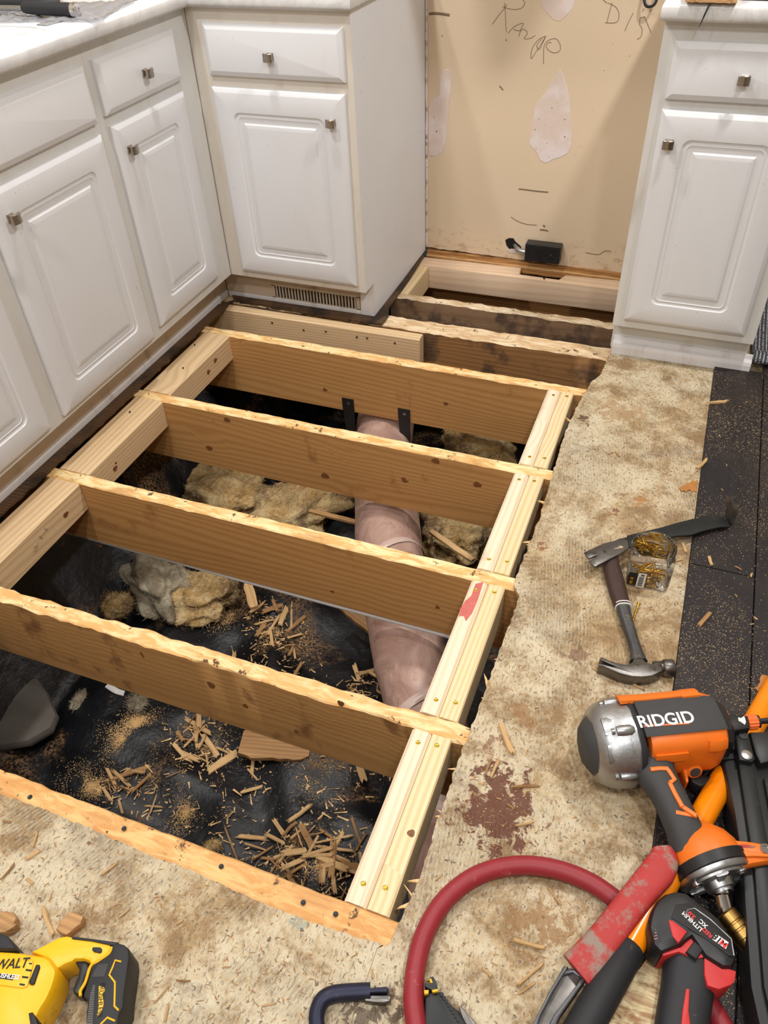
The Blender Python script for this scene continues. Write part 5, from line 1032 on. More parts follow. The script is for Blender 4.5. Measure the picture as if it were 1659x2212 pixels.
# ---- painted scrap under the tools
pslab('wood_scrap', [(1.4076, 0.1500), (1.4197, 0.1434), (1.4374, 0.1354), (1.4355, 0.1165), (1.4327, 0.0992), (1.4267, 0.0818), (1.4252, 0.0561), (1.4223, 0.0216), (1.3431, -0.0076), (1.3518, 0.0274), (1.3598, 0.0459), (1.3725, 0.0726), (1.3836, 0.0994), (1.3927, 0.1166)], .0125, .042, .002, 'scrap', None)
tag(bpy.data.objects['wood_scrap'], 'paint-spattered wood scrap between the orange bar grip and the cordless tool', 'wood scrap')
# ---- claw hammer
HM = empty('claw_hammer', (1.3007, 0.7220, 0.0120), 'steel claw hammer with dark wrapped grip and two white rings', 'hammer')
hg = zed([(1.2212, 0.9577), (1.2307, 0.9277), (1.2443, 0.8859), (1.2584, 0.8460), (1.2716, 0.8145)], (.027, .027, .027, .027, .028))
ptube('grip', hg, [(.0165, .0145), (.0185, .015), (.0195, .015), (.0188, .015), (.0165, .014)], 'leather', HM, 18, 2.4, 6)
hsx = zed([(1.2716, 0.8145), (1.2789, 0.7920), (1.2913, 0.7599), (1.3035, 0.7274), (1.3135, 0.7011), (1.3209, 0.6775)], (.028, .028, .029, .030, .031, .031))
ptube('shank', hsx, [(.0150, .0125), (.0140, .012), (.0125, .011), (.0118, .011), (.0125, .011), (.0175, .012)], 'darksteel', HM, 16, 2.4, 6)
for p0, p1 in (([(1.2705, 0.8199, 0.0280)], [(1.2712, 0.8179, 0.0280)]), ([(1.2728, 0.8135, 0.0280)], [(1.2735, 0.8114, 0.0280)])):
    ptube('grip_ring', [p0[0], p1[0]], (.0176, .0152), 'white', HM, 18, 2.4)
pslab('head', [(1.2486, 0.6553), (1.2521, 0.6565), (1.2666, 0.6535), (1.2819, 0.6525), (1.3008, 0.6546), (1.3082, 0.6628), (1.3109, 0.6746), (1.3250, 0.6818), (1.3323, 0.6741), (1.3410, 0.6720), (1.3492, 0.6748), (1.3589, 0.6821), (1.3635, 0.6786), (1.3658, 0.6612), (1.3579, 0.6529), (1.3486, 0.6433), (1.3329, 0.6351), (1.3127, 0.6297), (1.2917, 0.6290), (1.2699, 0.6326), (1.2564, 0.6363), (1.2488, 0.6354), (1.2479, 0.6396), (1.2568, 0.6410), (1.2729, 0.6409), (1.2832, 0.6434), (1.2679, 0.6454), (1.2522, 0.6491), (1.2480, 0.6511)], .013, .042, .006, 'forged', HM)
hA, hB = Vector((1.3617, 0.6782, 0.0280)), Vector((1.3862, 0.6861, 0.0280)); q = MB(); q.lathe(hA, hB-hA, [(-.012, .013), (-.002, .0135), (.004, .0135), (.007, .0165), (.010, .0175), (.024, .0175), (.0265, .0165), (.027, .014)], 22); q.build('poll', M['forged'], HM, smooth=35)
# ---- flat pry bar
FB = empty('flat_pry_bar', (1.3148, 1.0867, 0.0120), 'flat black pry bar with worn claw, lying across the hammer grip onto dark planks', 'pry bar')
tl = lambda x, y: .046-(.046-.026)*max(0, min(1, (x-1.16)/.33))
pslab('claw_blade', [(1.1677, 0.9269), (1.2031, 0.9711), (1.2152, 0.9812), (1.2241, 0.9881), (1.2347, 1.0008), (1.2505, 1.0119), (1.2590, 0.9771), (1.2440, 0.9534), (1.2237, 0.9263), (1.2057, 0.9022), (1.1972, 0.8918), (1.1882, 0.8980), (1.1823, 0.9040), (1.1912, 0.9190), (1.1987, 0.9300), (1.1918, 0.9240), (1.1797, 0.9115), (1.1737, 0.9179)], 0, .0055, .0012, 'forged', FB, tilt=tl)
pslab('bar', [(1.2495, 1.0166), (1.2641, 1.0285), (1.2958, 1.0540), (1.3209, 1.0747), (1.3506, 1.1018), (1.3878, 1.1328), (1.4164, 1.1505), (1.4433, 1.1644), (1.4543, 1.1631), (1.4688, 1.1380), (1.4660, 1.1339), (1.4474, 1.1261), (1.4126, 1.0986), (1.3853, 1.0723), (1.3548, 1.0574), (1.3228, 1.0343), (1.2849, 1.0017), (1.2582, 0.9802)], 0, .0058, .0012, 'barblack', FB, tilt=tl)
pslab('nail_slot', [(1.2271, 0.9611), (1.2335, 0.9678), (1.2395, 0.9769), (1.2443, 0.9774), (1.2468, 0.9738), (1.2420, 0.9684), (1.2340, 0.9642)], .0052, .0062, 0, 'subfloor', FB, tilt=tl)
q = MB(); e0, e1 = Vector((1.4557, 1.1767, 0.0300)), Vector((1.4695, 1.1467, 0.0300)); g0, g1 = Vector((1.4449, 1.1921, 0.0780)), Vector((1.4734, 1.1562, 0.0780)); rs = []
th_ = Vector((.0045, -.002, .002))
for t in (-.08, .0, .12, .35, .7, 1.0):
    a = e0.lerp(g0, t); c = e1.lerp(g1, t); bow = Vector((.010, -.004, -.004))*math.sin(max(0, t)*math.pi)*.3; a = a+bow; c = c+bow; rs.append([a, c, c+th_*(1-.7*t), a+th_*(1-.7*t)])
q.rings(rs); q.build('bent_end', M['forged'], FB, smooth=60)
# ---- clear jar of screws
JR = empty('screw_jar', (1.3085, .936, .0125), 'clear plastic jar of gold screws standing beside the hammer grip', 'jar')
ja = math.radians(5); jc, js = math.cos(ja), math.sin(ja)
def jring(hw, r, z_): return [(1.3085+p[0]*jc-p[1]*js, .936+p[0]*js+p[1]*jc, z_) for p in rrect(2*hw, 2*hw, 0, r, 8)]
q = MB(); q.rings([jring(.030, .012, .0130), jring(.041, .013, .0128), jring(.0445, .014, .017), jring(.0450, .014, .030), jring(.0450, .014, .072), jring(.0455, .018, .080), jring(.0465, .030, .088), jring(.0440, .0435, .095), jring(.0440, .0438, .106)], cap=(True, False)); q.build('jar_body', M['jar'], JR, smooth=50)
for z_ in (.097, .1015, .1058):
    P = [(1.3085+.0452*math.cos(2*math.pi*j/40), .936+.0452*math.sin(2*math.pi*j/40), z_) for j in range(40)]; q = MB(); q.tube(P, .0012, 6, closed=True); q.build('thread_ring', M['jar'], JR, smooth=60)
def jface(name, x0, x1, z0, z1, mat, d=.0006, pr=None, back=False):
    q = MB(); yy = .0456+d; s_ = -1 if not back else 1
    f_ = lambda x, y, z_: (1.3085+x*jc-y*js, .936+x*js+y*jc, z_)
    q.rings([[f_(x0, s_*(yy-.0004), z0), f_(x1, s_*(yy-.0004), z0), f_(x1, s_*(yy-.0004), z1), f_(x0, s_*(yy-.0004), z1)], [f_(x0, s_*yy, z0), f_(x1, s_*yy, z0), f_(x1, s_*yy, z1), f_(x0, s_*yy, z1)]]); return q.build(name, M[mat], pr or JR)
lbl = jface('jar_label', -.043, -.012, .026, .062, 'blackprint')
wlb = jface('barcode_label', -.024, -.007, .022, .064, 'white', .0012)
for i in range(12):
    z_ = .026+i*.0024; jface('barcode_bar', -.021, -.011, z_, z_+.0009+.0006*(i % 3 == 0), 'blackprint', .0016, wlb)
for i in range(3): jface('barcode_print', -.018, -.011, .056+i*.002, .0572+i*.002, 'blackprint', .0016, wlb)
for (a, c_) in ((.050, .056), (.036, .046)): q = MB(); P = [((a+c_)/2-.043+.0, 0, 0)]; jface('label_mark', -.0385, -.032, a-.008, c_-.008, 'gold', .0010, lbl)
jface('back_label', -.018, .016, .050, .078, 'offwhite', .0006, None, True)
# screws: one mesh, copied
def screw_mesh():
    q = MB(); prof = [(0, .0042), (.0012, .0044), (.004, .0022), (.018, .0019)]
    for i in range(18): prof += [(.019+i*.0017, .0018), (.0197+i*.0017, .0026)]
    prof += [(.052, .0004)]; q.lathe((0, 0, 0), (1, 0, 0), prof, 10)
    me = bpy.data.meshes.new('screw'); me.from_pydata([tuple(v) for v in q.v], [], q.f); me.materials.append(M['gold']); me.shade_smooth(); me.set_sharp_from_angle(angle=.7); return me
SM = screw_mesh()
random.seed(11)
for i in range(17):
    o = bpy.data.objects.new('screw', SM); COL.objects.link(o)
    a = random.uniform(0, 6.28); L_ = .052; cx = random.uniform(-.014, .014); cy = random.uniform(-.014, .014); z_ = .0205+(i//6)*.0050+random.uniform(0, .003)
    x = cx-.5*L_*math.cos(a); y = cy-.5*L_*math.sin(a)
    o.location = (1.3085+x*jc-y*js, .936+x*js+y*jc, z_); o.rotation_euler = (0, random.uniform(-.12, .12), a+ja)
    tag(o, 'gold screw lying inside the clear plastic jar', 'screw', 'gold screws in the jar')
o = bpy.data.objects.new('screw', SM); COL.objects.link(o); A_, B_ = Vector((1.3024, 0.8456, 0.0170)), Vector((1.2968, 0.7887, 0.0150)); o.location = A_; d = B_-A_; o.rotation_euler = (0, -math.atan2(d.z, d.to_2d().length), math.atan2(d.y, d.x)); tag(o, 'single gold screw lying loose on the subfloor beside the hammer shank', 'screw')
# ---- yellow saw
SW = empty('reciprocating_saw', (0.5719, -0.1865, 0.0120), 'yellow and black cordless saw lying at the lower left corner', 'saw')
MB_ = pslab('motor_housing', [(0.4778, -0.2034), (0.5135, -0.1920), (0.5343, -0.1858), (0.5620, -0.1797), (0.5808, -0.1756), (0.5899, -0.1763), (0.5971, -0.1790), (0.6068, -0.1832), (0.6119, -0.1872), (0.6169, -0.1977), (0.6201, -0.2080), (0.6223, -0.2211), (0.6219, -0.2348), (0.6230, -0.2442), (0.6284, -0.2626), (0.5558, -0.2893)], .0125, .085, .018, 'yellow', SW)
pslab('neck', [(0.5523, -0.1777), (0.5648, -0.1632), (0.5780, -0.1470), (0.5874, -0.1413), (0.5965, -0.1396), (0.6262, -0.1335), (0.6571, -0.1287), (0.6610, -0.1312), (0.6626, -0.1391), (0.6531, -0.1541), (0.6482, -0.1622), (0.6414, -0.1587), (0.6318, -0.1592), (0.6201, -0.1638), (0.6189, -0.1672), (0.6109, -0.1739), (0.6051, -0.1816), (0.6042, -0.1869), (0.5795, -0.1773)], .018, .072, .011, 'yellow', SW)
pslab('front_boot', [(0.4649, -0.1864), (0.5042, -0.1746), (0.5152, -0.1751), (0.5273, -0.1790), (0.5387, -0.1847), (0.5251, -0.1907), (0.5089, -0.1960), (0.4819, -0.2051)], .02, .090, .016, 'rubber_blk', SW)
GP = pslab('grip', [(0.6518, -0.1633), (0.6574, -0.1551), (0.6666, -0.1410), (0.6650, -0.1326), (0.6623, -0.1303), (0.6677, -0.1242), (0.6785, -0.1230), (0.6887, -0.1253), (0.6967, -0.1346), (0.7077, -0.1570), (0.7170, -0.1767), (0.7259, -0.1921), (0.7258, -0.2020), (0.7365, -0.2232), (0.6960, -0.2381), (0.6804, -0.2150), (0.6739, -0.2031), (0.6642, -0.2004), (0.6620, -0.1953), (0.6556, -0.1741)], .0125, .078, .011, 'rubber_blk', SW)
pslab('grip_top', [(0.5975, -0.1408), (0.6001, -0.1390), (0.6268, -0.1324), (0.6672, -0.1229), (0.6670, -0.1274), (0.6595, -0.1298), (0.6287, -0.1350), (0.6002, -0.1426)], .02, .074, .004, 'rubber_blk', SW)
pslab('trigger', [(0.6155, -0.1622), (0.6298, -0.1568), (0.6358, -0.1576), (0.6423, -0.1657), (0.6446, -0.1768), (0.6497, -0.1919), (0.6502, -0.1978), (0.6415, -0.1994), (0.6374, -0.1966), (0.6352, -0.1881), (0.6346, -0.1807), (0.6295, -0.1704), (0.6198, -0.1661)], .024, .062, .007, 'blackpl', SW)
ptube('trim_line', [(0.6638, -0.1323, 0.0760), (0.6655, -0.1404, 0.0760), (0.6565, -0.1549, 0.0760), (0.6505, -0.1641, 0.0760), (0.6560, -0.1843, 0.0760), (0.6563, -0.1957, 0.0760), (0.6605, -0.2012, 0.0760)], (.0022, .003), 'yellowline', SW, 6, 2, 5)
ptube('grip_inlay', [(0.6900, -0.1445, 0.0785), (0.6805, -0.1457, 0.0785), (0.6824, -0.1546, 0.0785), (0.6838, -0.1649, 0.0785), (0.6972, -0.1701, 0.0785), (0.7048, -0.1813, 0.0785), (0.7141, -0.1954, 0.0785), (0.7227, -0.1978, 0.0785)], (.0014, .0014), 'yellowline', GP, 6)
ptube('grip_inlay', [(0.7093, -0.2209, 0.0785), (0.7133, -0.2106, 0.0785), (0.7256, -0.2104, 0.0785)], (.0014, .0014), 'yellowline', GP, 6)
pslab('brand_strip', [(0.6782, -0.1819), (0.6866, -0.1801), (0.6901, -0.1845), (0.6889, -0.1877), (0.6982, -0.1980), (0.7014, -0.2055), (0.6992, -0.2156), (0.6903, -0.1994)], .0775, .0790, .0004, 'yellowline', GP)
text_mesh('lettering', 'BRUSHLESS', .0098, M['blackprint'], GP, (0.6914, -0.1954, 0.0793), Vector((0.6981, -0.2085, 0.0790))-Vector((0.6837, -0.1833, 0.0790)), (0, 0, 1), .0002, .0, 0, .9)
ra, rb_ = [(0.6685, -0.1857), (0.6734, -0.1836)], [(0.6947, -0.2340), (0.7033, -0.2308)]
for i in range(20):
    t = i/19; a = Vector(ra[0]).lerp(Vector(rb_[0]), t); c = Vector(ra[1]).lerp(Vector(rb_[1]), t)
    if i < 3: a = a.lerp(c, .4-.12*i)
    q = MB(); q.tube([(a.x, a.y, .0775), (c.x, c.y, .0780)], (.0012, .0018), 6); q.build('grip_rib', M['cable'], GP)
pslab('grip_badge', [(0.6596, -0.1590), (0.6738, -0.1525), (0.6784, -0.1692), (0.6610, -0.1762)], .0770, .0785, .0004, 'rubber', GP)
pslab('lock_button', [(0.6373, -0.1410), (0.6468, -0.1378), (0.6510, -0.1390), (0.6527, -0.1425), (0.6510, -0.1447), (0.6421, -0.1463), (0.6379, -0.1451), (0.6364, -0.1427)], .0705, .0745, .0012, 'rubber_blk', SW)
pslab('pad', [(0.5794, -0.1916), (0.5840, -0.1901), (0.5873, -0.1926), (0.5941, -0.2128), (0.5923, -0.2151), (0.5874, -0.2156), (0.5846, -0.2131)], .083, .0895, .003, 'rubber_blk', MB_)
pslab('pad', [(0.6086, -0.2450), (0.6131, -0.2421), (0.6221, -0.2455), (0.6410, -0.2589), (0.6293, -0.2633)], .06, .086, .004, 'rubber_blk', MB_)
pslab('top_plate', [(0.4988, -0.2135), (0.5549, -0.1966), (0.5578, -0.1940), (0.5704, -0.1887), (0.5746, -0.1918), (0.5866, -0.2186), (0.5806, -0.2233), (0.5205, -0.2377)], .084, .0872, .001, 'yellow', MB_)
for s_ in ("305,580 340,585 330,598 300,592", "270,648 332,655 326,672 265,664", "232,722 298,730 292,748 228,738", "205,800 262,808 256,824 202,815"): pass
for sl in ([(0.5685, -0.1931), (0.5735, -0.1919), (0.5734, -0.1939), (0.5690, -0.1947)], [(0.5695, -0.2014), (0.5782, -0.1993), (0.5790, -0.2016), (0.5705, -0.2036)], [(0.5707, -0.2106), (0.5799, -0.2083), (0.5807, -0.2105), (0.5719, -0.2128)], [(0.5737, -0.2195), (0.5816, -0.2177), (0.5825, -0.2199), (0.5749, -0.2215)]): pslab('vent_slot', sl, .0868, .0876, 0, 'blackprint', MB_)
for sl in ([(0.5902, -0.1908), (0.5933, -0.1883), (0.5969, -0.1903), (0.5954, -0.1941), (0.5912, -0.1937)], [(0.5923, -0.1986), (0.5962, -0.1962), (0.5995, -0.1986), (0.5976, -0.2021), (0.5938, -0.2015)], [(0.5947, -0.2068), (0.5984, -0.2041), (0.6015, -0.2065), (0.5999, -0.2100), (0.5957, -0.2096)], [(0.5967, -0.2144), (0.6006, -0.2120), (0.6036, -0.2144), (0.6022, -0.2177), (0.5975, -0.2174)]): pslab('vent_slot', sl, .070, .0835, .002, 'chip_dark', MB_)
tx = Vector((0.5679, -0.1951, 0.0880))-Vector((0.5314, -0.2110, 0.0880))
text_mesh('lettering', 'DEWALT', .0185, M['blackprint'], MB_, (0.5357, -0.2078, 0.0878), tx, (0, 0, 1), .0002, .0003, .15, .92)
pslab('name_plate', [(0.5166, -0.2252), (0.5599, -0.2138), (0.5617, -0.2198), (0.5210, -0.2301)], .0868, .0878, 0, 'blackprint', MB_)
text_mesh('lettering', 'XR BRUSHLESS', .0085, M['white'], MB_, (0.5420, -0.2210, 0.0884), Vector((0.5809, -0.2108, 0.0880))-Vector((0.5405, -0.2215, 0.0880)), (0, 0, 1), .0002, .0002)
# ---- hooked wrecking bar
WB = empty('wrecking_bar', (0.9854, -0.0676, 0.0120), 'dark blue hooked wrecking bar with split claw at the bottom edge', 'pry bar')
ptube('hooked_shank', [(1.0136, -0.1615, 0.0240), (0.9865, -0.1198, 0.0240), (0.9735, -0.0974, 0.0240), (0.9727, -0.0778, 0.0240), (0.9840, -0.0651, 0.0250), (1.0063, -0.0538, 0.0250), (1.0344, -0.0422, 0.0250)], [.0115, .0115, .0115, .0115, .0115, .0115, .0115], 'blue_steel', WB, 8, 2.6, 6)
pslab('claw_prong', [(1.0265, -0.0442), (1.0386, -0.0385), (1.0555, -0.0303), (1.0590, -0.0323), (1.0586, -0.0372), (1.0457, -0.0420), (1.0285, -0.0493)], .016, .036, .003, 'blue_steel', WB)
pslab('claw_prong', [(1.0281, -0.0487), (1.0459, -0.0432), (1.0609, -0.0377), (1.0655, -0.0392), (1.0669, -0.0445), (1.0597, -0.0496), (1.0446, -0.0544), (1.0316, -0.0574)], .013, .030, .003, 'forged', WB)
# ---- black and yellow utility knife and a spike at the bottom edge
UK = empty('utility_knife', (1.1430, -0.0286, 0.0120), 'scratched black and yellow utility knife at the bottom edge inside the hose loop', 'knife')
pslab('knife_body', [(1.1114, -0.0230), (1.1154, -0.0148), (1.1251, -0.0122), (1.1301, -0.0086), (1.1367, -0.0137), (1.1525, -0.0203), (1.1615, -0.0231), (1.1788, -0.0360), (1.2010, -0.0581), (1.2096, -0.0797), (1.1396, -0.1055), (1.1225, -0.0591)], .0125, .034, .005, 'barblack', UK)
pslab('knife_slider', [(1.1110, 0.0020), (1.1145, 0.0048), (1.1211, 0.0001), (1.1277, -0.0101), (1.1214, -0.0137), (1.1084, -0.0122), (1.1062, -0.0074), (1.1140, -0.0056)], .018, .038, .002, 'blackpl', UK)
for sl in ([(1.1108, -0.0010), (1.1130, 0.0008), (1.1173, -0.0037), (1.1146, -0.0057)], [(1.1084, -0.0172), (1.1148, -0.0146), (1.1158, -0.0195), (1.1104, -0.0223)], [(1.1186, -0.0135), (1.1263, -0.0089), (1.1283, -0.0117), (1.1213, -0.0158)]): pslab('yellow_insert', sl, .030, .0395, .001, 'yellowline', UK)
ua, ub = [(1.1336, -0.0125)], [(1.2004, -0.0607)]
for i in range(16): c = Vector(ua[0]).lerp(Vector(ub[0]), i/15); q = MB(); q.lathe((c.x, c.y, .030), (0, 0, 1), [(0, .003), (.005, .003)], 6); q.build('grip_tooth', M['barblack'], UK)
pslab('spike', [(1.1611, -0.0155), (1.1648, -0.0151), (1.1839, -0.0247), (1.2104, -0.0433), (1.2375, -0.0675), (1.2235, -0.0726), (1.1966, -0.0507), (1.1742, -0.0331), (1.1642, -0.0222)], .0125, .026, .004, 'forged', None)
tag(bpy.data.objects['spike'], 'pointed grey steel punch lying beside the utility knife', 'punch')
# ---- dry leaves
for lb, P_, z_ in (('dry oak leaf at the subfloor edge above the flat pry bar', [(1.3467, 1.2624), (1.3546, 1.2738), (1.3615, 1.2798), (1.3627, 1.2910), (1.3698, 1.2914), (1.3752, 1.3021), (1.3827, 1.3020), (1.3864, 1.3110), (1.3890, 1.2965), (1.3864, 1.2818), (1.3894, 1.2622), (1.3805, 1.2636), (1.3782, 1.2566), (1.3730, 1.2661), (1.3669, 1.2603), (1.3639, 1.2519), (1.3598, 1.2567), (1.3542, 1.2537)], .0135), ('dry brown leaf on dark planks above the nail gun tip', [(1.5360, 0.6934), (1.5419, 0.7003), (1.5458, 0.7112), (1.5450, 0.7204), (1.5495, 0.7309), (1.5593, 0.7312), (1.5704, 0.7408), (1.5816, 0.7313), (1.5791, 0.7039), (1.5711, 0.6790), (1.5575, 0.6797), (1.5505, 0.6865), (1.5436, 0.6878)], .0215)):
    q = MB(); q.slab(P_, z_, z_+.0008, 0, tilt=lambda x, y: .004*abs(mnoise.noise(Vector((x*60, y*60, 0))))); o = q.build('dry_leaf', M['leaf'], loc=(P_[0][0], P_[0][1], z_), label=lb, cat='leaf')
# ------------------------------------------------------------------ wood chips and sawdust
random.seed(23)
def chip_meshes(mat, n=9):
    out = []
    for s_ in range(n):
        w_ = random.uniform(.10, .26); lean = random.uniform(-.5, .5); up_, dn = [], []
        for i in range(5): up_.append((-.36+.72*i/4, w_*.5*random.uniform(.75, 1.0))); dn.append((.36-.72*i/4, -w_*.5*random.uniform(.75, 1.0)))
        t1 = [(random.uniform(.38, .5), w_*.28), (random.uniform(.33, .42), w_*.05), (random.uniform(.4, .5), -w_*.25)]
        t2 = [(-random.uniform(.38, .5), -w_*.28), (-random.uniform(.33, .42), -w_*.02), (-random.uniform(.4, .5), w_*.25)]
        poly = [(p[0]+lean*p[1], p[1]) for p in up_+t1+dn+t2]; q = MB(); bend = random.uniform(-.06, .06); tw = random.uniform(-.12, .12)
        q.rings([[(p[0], p[1], bend*p[0]*p[0]*4+tw*p[0]*p[1]) for p in poly], [(p[0]*.97, p[1]*.88, .05*random.uniform(.7, 1.2)+bend*p[0]*p[0]*4+tw*p[0]*p[1]) for p in poly]])
        me = bpy.data.meshes.new('wood_chip'); me.from_pydata(q.v, [], q.f); bm = bmesh.new(); bm.from_mesh(me); bmesh.ops.recalc_face_normals(bm, faces=bm.faces); bm.to_mesh(me); bm.free(); me.materials.append(M[mat]); out.append(me)
    return out
CHP = chip_meshes('chip'); CHD = chip_meshes('chip_dark')
def chip(p, ang, L_, label, group, dark=.3, wsc=1.0, tilt=.08, th=None):
    me = random.choice(CHD if random.random() < dark else CHP); o = bpy.data.objects.new('wood_chip', me); COL.objects.link(o)
    o.location = p; o.rotation_euler = (random.uniform(-tilt, tilt), random.uniform(-tilt, tilt), ang); t_ = th or max(.0012, L_*.09); o.scale = (L_, L_*wsc, t_/.05)
    return tag(o, label, 'wood chip', group)
# chips that can be told apart on the floor: (end, end, width factor)
own = [
 ((1.3845, 1.6515, 0.0220), (1.4409, 1.6766, 0.0220), 1.0, 'reddish pointed splinter sticking over the dark planks below the right cabinet'),
 ((1.3765, 1.3291, 0.0220), (1.4036, 1.3894, 0.0220), .8, 'pale thin splinter across the plank edge above the oak leaf'),
 ((1.4228, 0.8128, 0.0220), (1.4483, 0.8678, 0.0220), 1.0, 'tan wood sliver alone on the dark planks right of the hammer'),
 ((1.4309, 1.0318, 0.0220), (1.4398, 0.9998, 0.0220), 1.4, 'small orange chip on the dark planks below the bent bar end'),
 ((1.4854, 1.0198, 0.0220), (1.5031, 1.0108, 0.0220), 1.2, 'small reddish chip on the dark planks near the right edge'),
 ((1.3714, 1.0675, 0.0140), (1.3846, 1.0323, 0.0140), 1.3, 'pale chip just right of the jar rim'),
 ((1.3642, 1.0022, 0.0140), (1.3783, 1.0131, 0.0140), 1.8, 'short tan chip right of the jar body'),
 ((1.3738, 0.9221, 0.0140), (1.3851, 0.9260, 0.0140), 1.6, 'short tan chip right of the jar base'),
 ((1.3178, 0.6330, 0.0140), (1.3413, 0.6276, 0.0140), 1.2, 'pale chip on the subfloor below the hammer head'),
 ((1.2359, 0.6466, 0.0140), (1.2541, 0.6411, 0.0140), 1.2, 'small orange chip beside the hammer claw'),
 ((1.0952, 0.4644, 0.0140), (1.1398, 0.3984, 0.0140), 1.0, 'long pale split on the red-stained part of the subfloor'),
 ((1.0984, 0.3451, 0.0140), (1.1021, 0.3850, 0.0140), .9, 'narrow upright splinter on the red stain, left one'),
 ((1.1096, 0.3444, 0.0140), (1.1147, 0.3895, 0.0140), .9, 'narrow upright splinter on the red stain, right one'),
 ((1.1451, 0.3430, 0.0140), (1.1981, 0.3637, 0.0140), .5, 'thin straight splinter above the hose loop'),
 ((1.1699, 0.2758, 0.0140), (1.2016, 0.2933, 0.0140), .7, 'pale splinter just above the hose crest'),
 ((1.2416, 0.1984, 0.0140), (1.2725, 0.1735, 0.0140), .6, 'slender splinter inside the hose loop, upper right'),
 ((1.2060, 0.0991, 0.0140), (1.2651, 0.1054, 0.0140), .7, 'curved orange splinter inside the hose loop, centre'),
 ((1.2297, 0.0374, 0.0140), (1.2649, 0.0897, 0.0140), .7, 'pale split lath piece beside the red grip'),
 ((1.2338, 0.0293, 0.0140), (1.2581, 0.0574, 0.0140), .8, 'short split beside the pale lath piece near the red grip'),
 ((1.2869, 0.1045, 0.0140), (1.3117, 0.1432, 0.0140), .8, 'pale sliver under the edge of the red grip'),
 ((0.4009, -0.1001, 0.0140), (0.4056, -0.0661, 0.0140), 1.0, 'orange splinter at the left edge of the near subfloor'),
 ((0.4907, -0.1064, 0.0140), (0.5444, -0.1420, 0.0140), .9, 'rough brown splinter just above the yellow saw neck'),
 ((0.5630, -0.1352, 0.0140), (0.5748, -0.1078, 0.0140), .7, 'pale splinter beside the dark bark block above the saw'),
 ((0.7392, -0.1650, 0.0140), (0.7484, -0.1358, 0.0140), .8, 'tan splinter right of the saw grip'),
 ((0.7688, -0.1803, 0.0140), (0.7600, -0.1541, 0.0140), .8, 'pale upright splinter right of the saw grip, lowest'),
 ((0.6201, -0.0818, 0.0140), (0.6308, -0.0593, 0.0140), .7, 'thin splinter on the near subfloor above the saw grip'),
 ((0.7115, -0.0574, 0.0140), (0.7202, -0.0469, 0.0140), 1.2, 'small yellow chip in the middle of the near subfloor'),
 ((0.8096, -0.0868, 0.0140), (0.8235, -0.0804, 0.0140), .9, 'small chip on the near subfloor left of the wrecking bar'),
 ((0.7516, -0.1267, 0.0140), (0.7781, -0.1190, 0.0140), .7, 'thin flat splinter on the near subfloor below its middle'),
 ((0.4157, -0.0375, 0.0140), (0.4032, -0.0078, 0.0140), .8, 'pale splinter near the nearest joist at the left'),
 ((0.5526, -0.0373, 0.0140), (0.5695, -0.0029, 0.0140), .6, 'fine long splinter on the near subfloor below the nearest joist'),
 ((0.6883, -0.1963, 0.0140), (0.6883, -0.1963, 0.0140), 1, ''),
]
for a, c, w_, lb in own:
    if not lb: continue
    a = Vector(a); c = Vector(c); d = c-a; o = chip((a+c)/2, math.atan2(d.y, d.x), max(d.length, .012), lb, None, .15, w_*.65, .03)
# dark bark block and broken block near the saw
for lb, P_, h_ in (('dark bark-like block of wood above the yellow saw', [(0.5430, -0.1174), (0.5483, -0.1019), (0.5594, -0.1009), (0.5739, -0.1009), (0.5762, -0.1113), (0.5697, -0.1239), (0.5657, -0.1327), (0.5555, -0.1335), (0.5438, -0.1312)], .018), ('broken wood block with dark nail hole at the left edge', [(0.4365, -0.1455), (0.4517, -0.1370), (0.4666, -0.1346), (0.4757, -0.1388), (0.4763, -0.1461), (0.4848, -0.1474), (0.4742, -0.1631), (0.4573, -0.1693)], .02)):
    q = MB(); q.slab(P_, .0125, .0125+h_, .003, tilt=lambda x, y: .003*mnoise.noise(Vector((x*90, y*90, 0)))); q.build('wood_block', M['chip_dark'], loc=(P_[0][0], P_[0][1], .0125), smooth=30, label=lb, cat='wood block')
def in_rect(p, rects): return any(a < p[0] < b_ and c < p[1] < e for a, b_, c, e in rects)
# small chips over the subfloor
g1 = 'small wood chips scattered on the subfloor'
zones = [((.25, 1.0, -.18, .02), 22), ((1.06, 1.37, .12, 1.80), 20), ((1.02, 1.36, -.12, .35), 16)]
for ((a, b_, c, e), n), wh in zip(zones, ('the near subfloor beyond the yellow saw', 'the subfloor strip along the dark planks', 'the subfloor inside the hose loop')):
    for i in range(n):
        x, y = random.uniform(a, b_), random.uniform(c, e); L_ = random.choice((.008, .011, .014, .018, .024))*random.uniform(.7, 1.2)
        chip((x, y, zs+.0006), random.uniform(0, 6.28), L_, 'tiny loose wood chip on '+wh, 'tiny wood chips on '+wh, .35, random.uniform(.5, 1.2), .05)
g2 = 'small wood chips scattered on the dark planks'
for i in range(18):
    x, y = random.uniform(1.41, 1.72), random.uniform(.45, 1.75); L_ = random.choice((.006, .008, .011, .015))
    chip((x, y, zd+.0006), random.uniform(0, 6.28), L_, 'tiny loose wood chip scattered on the dark plank floor', g2, .15, random.uniform(.7, 1.6), .05)
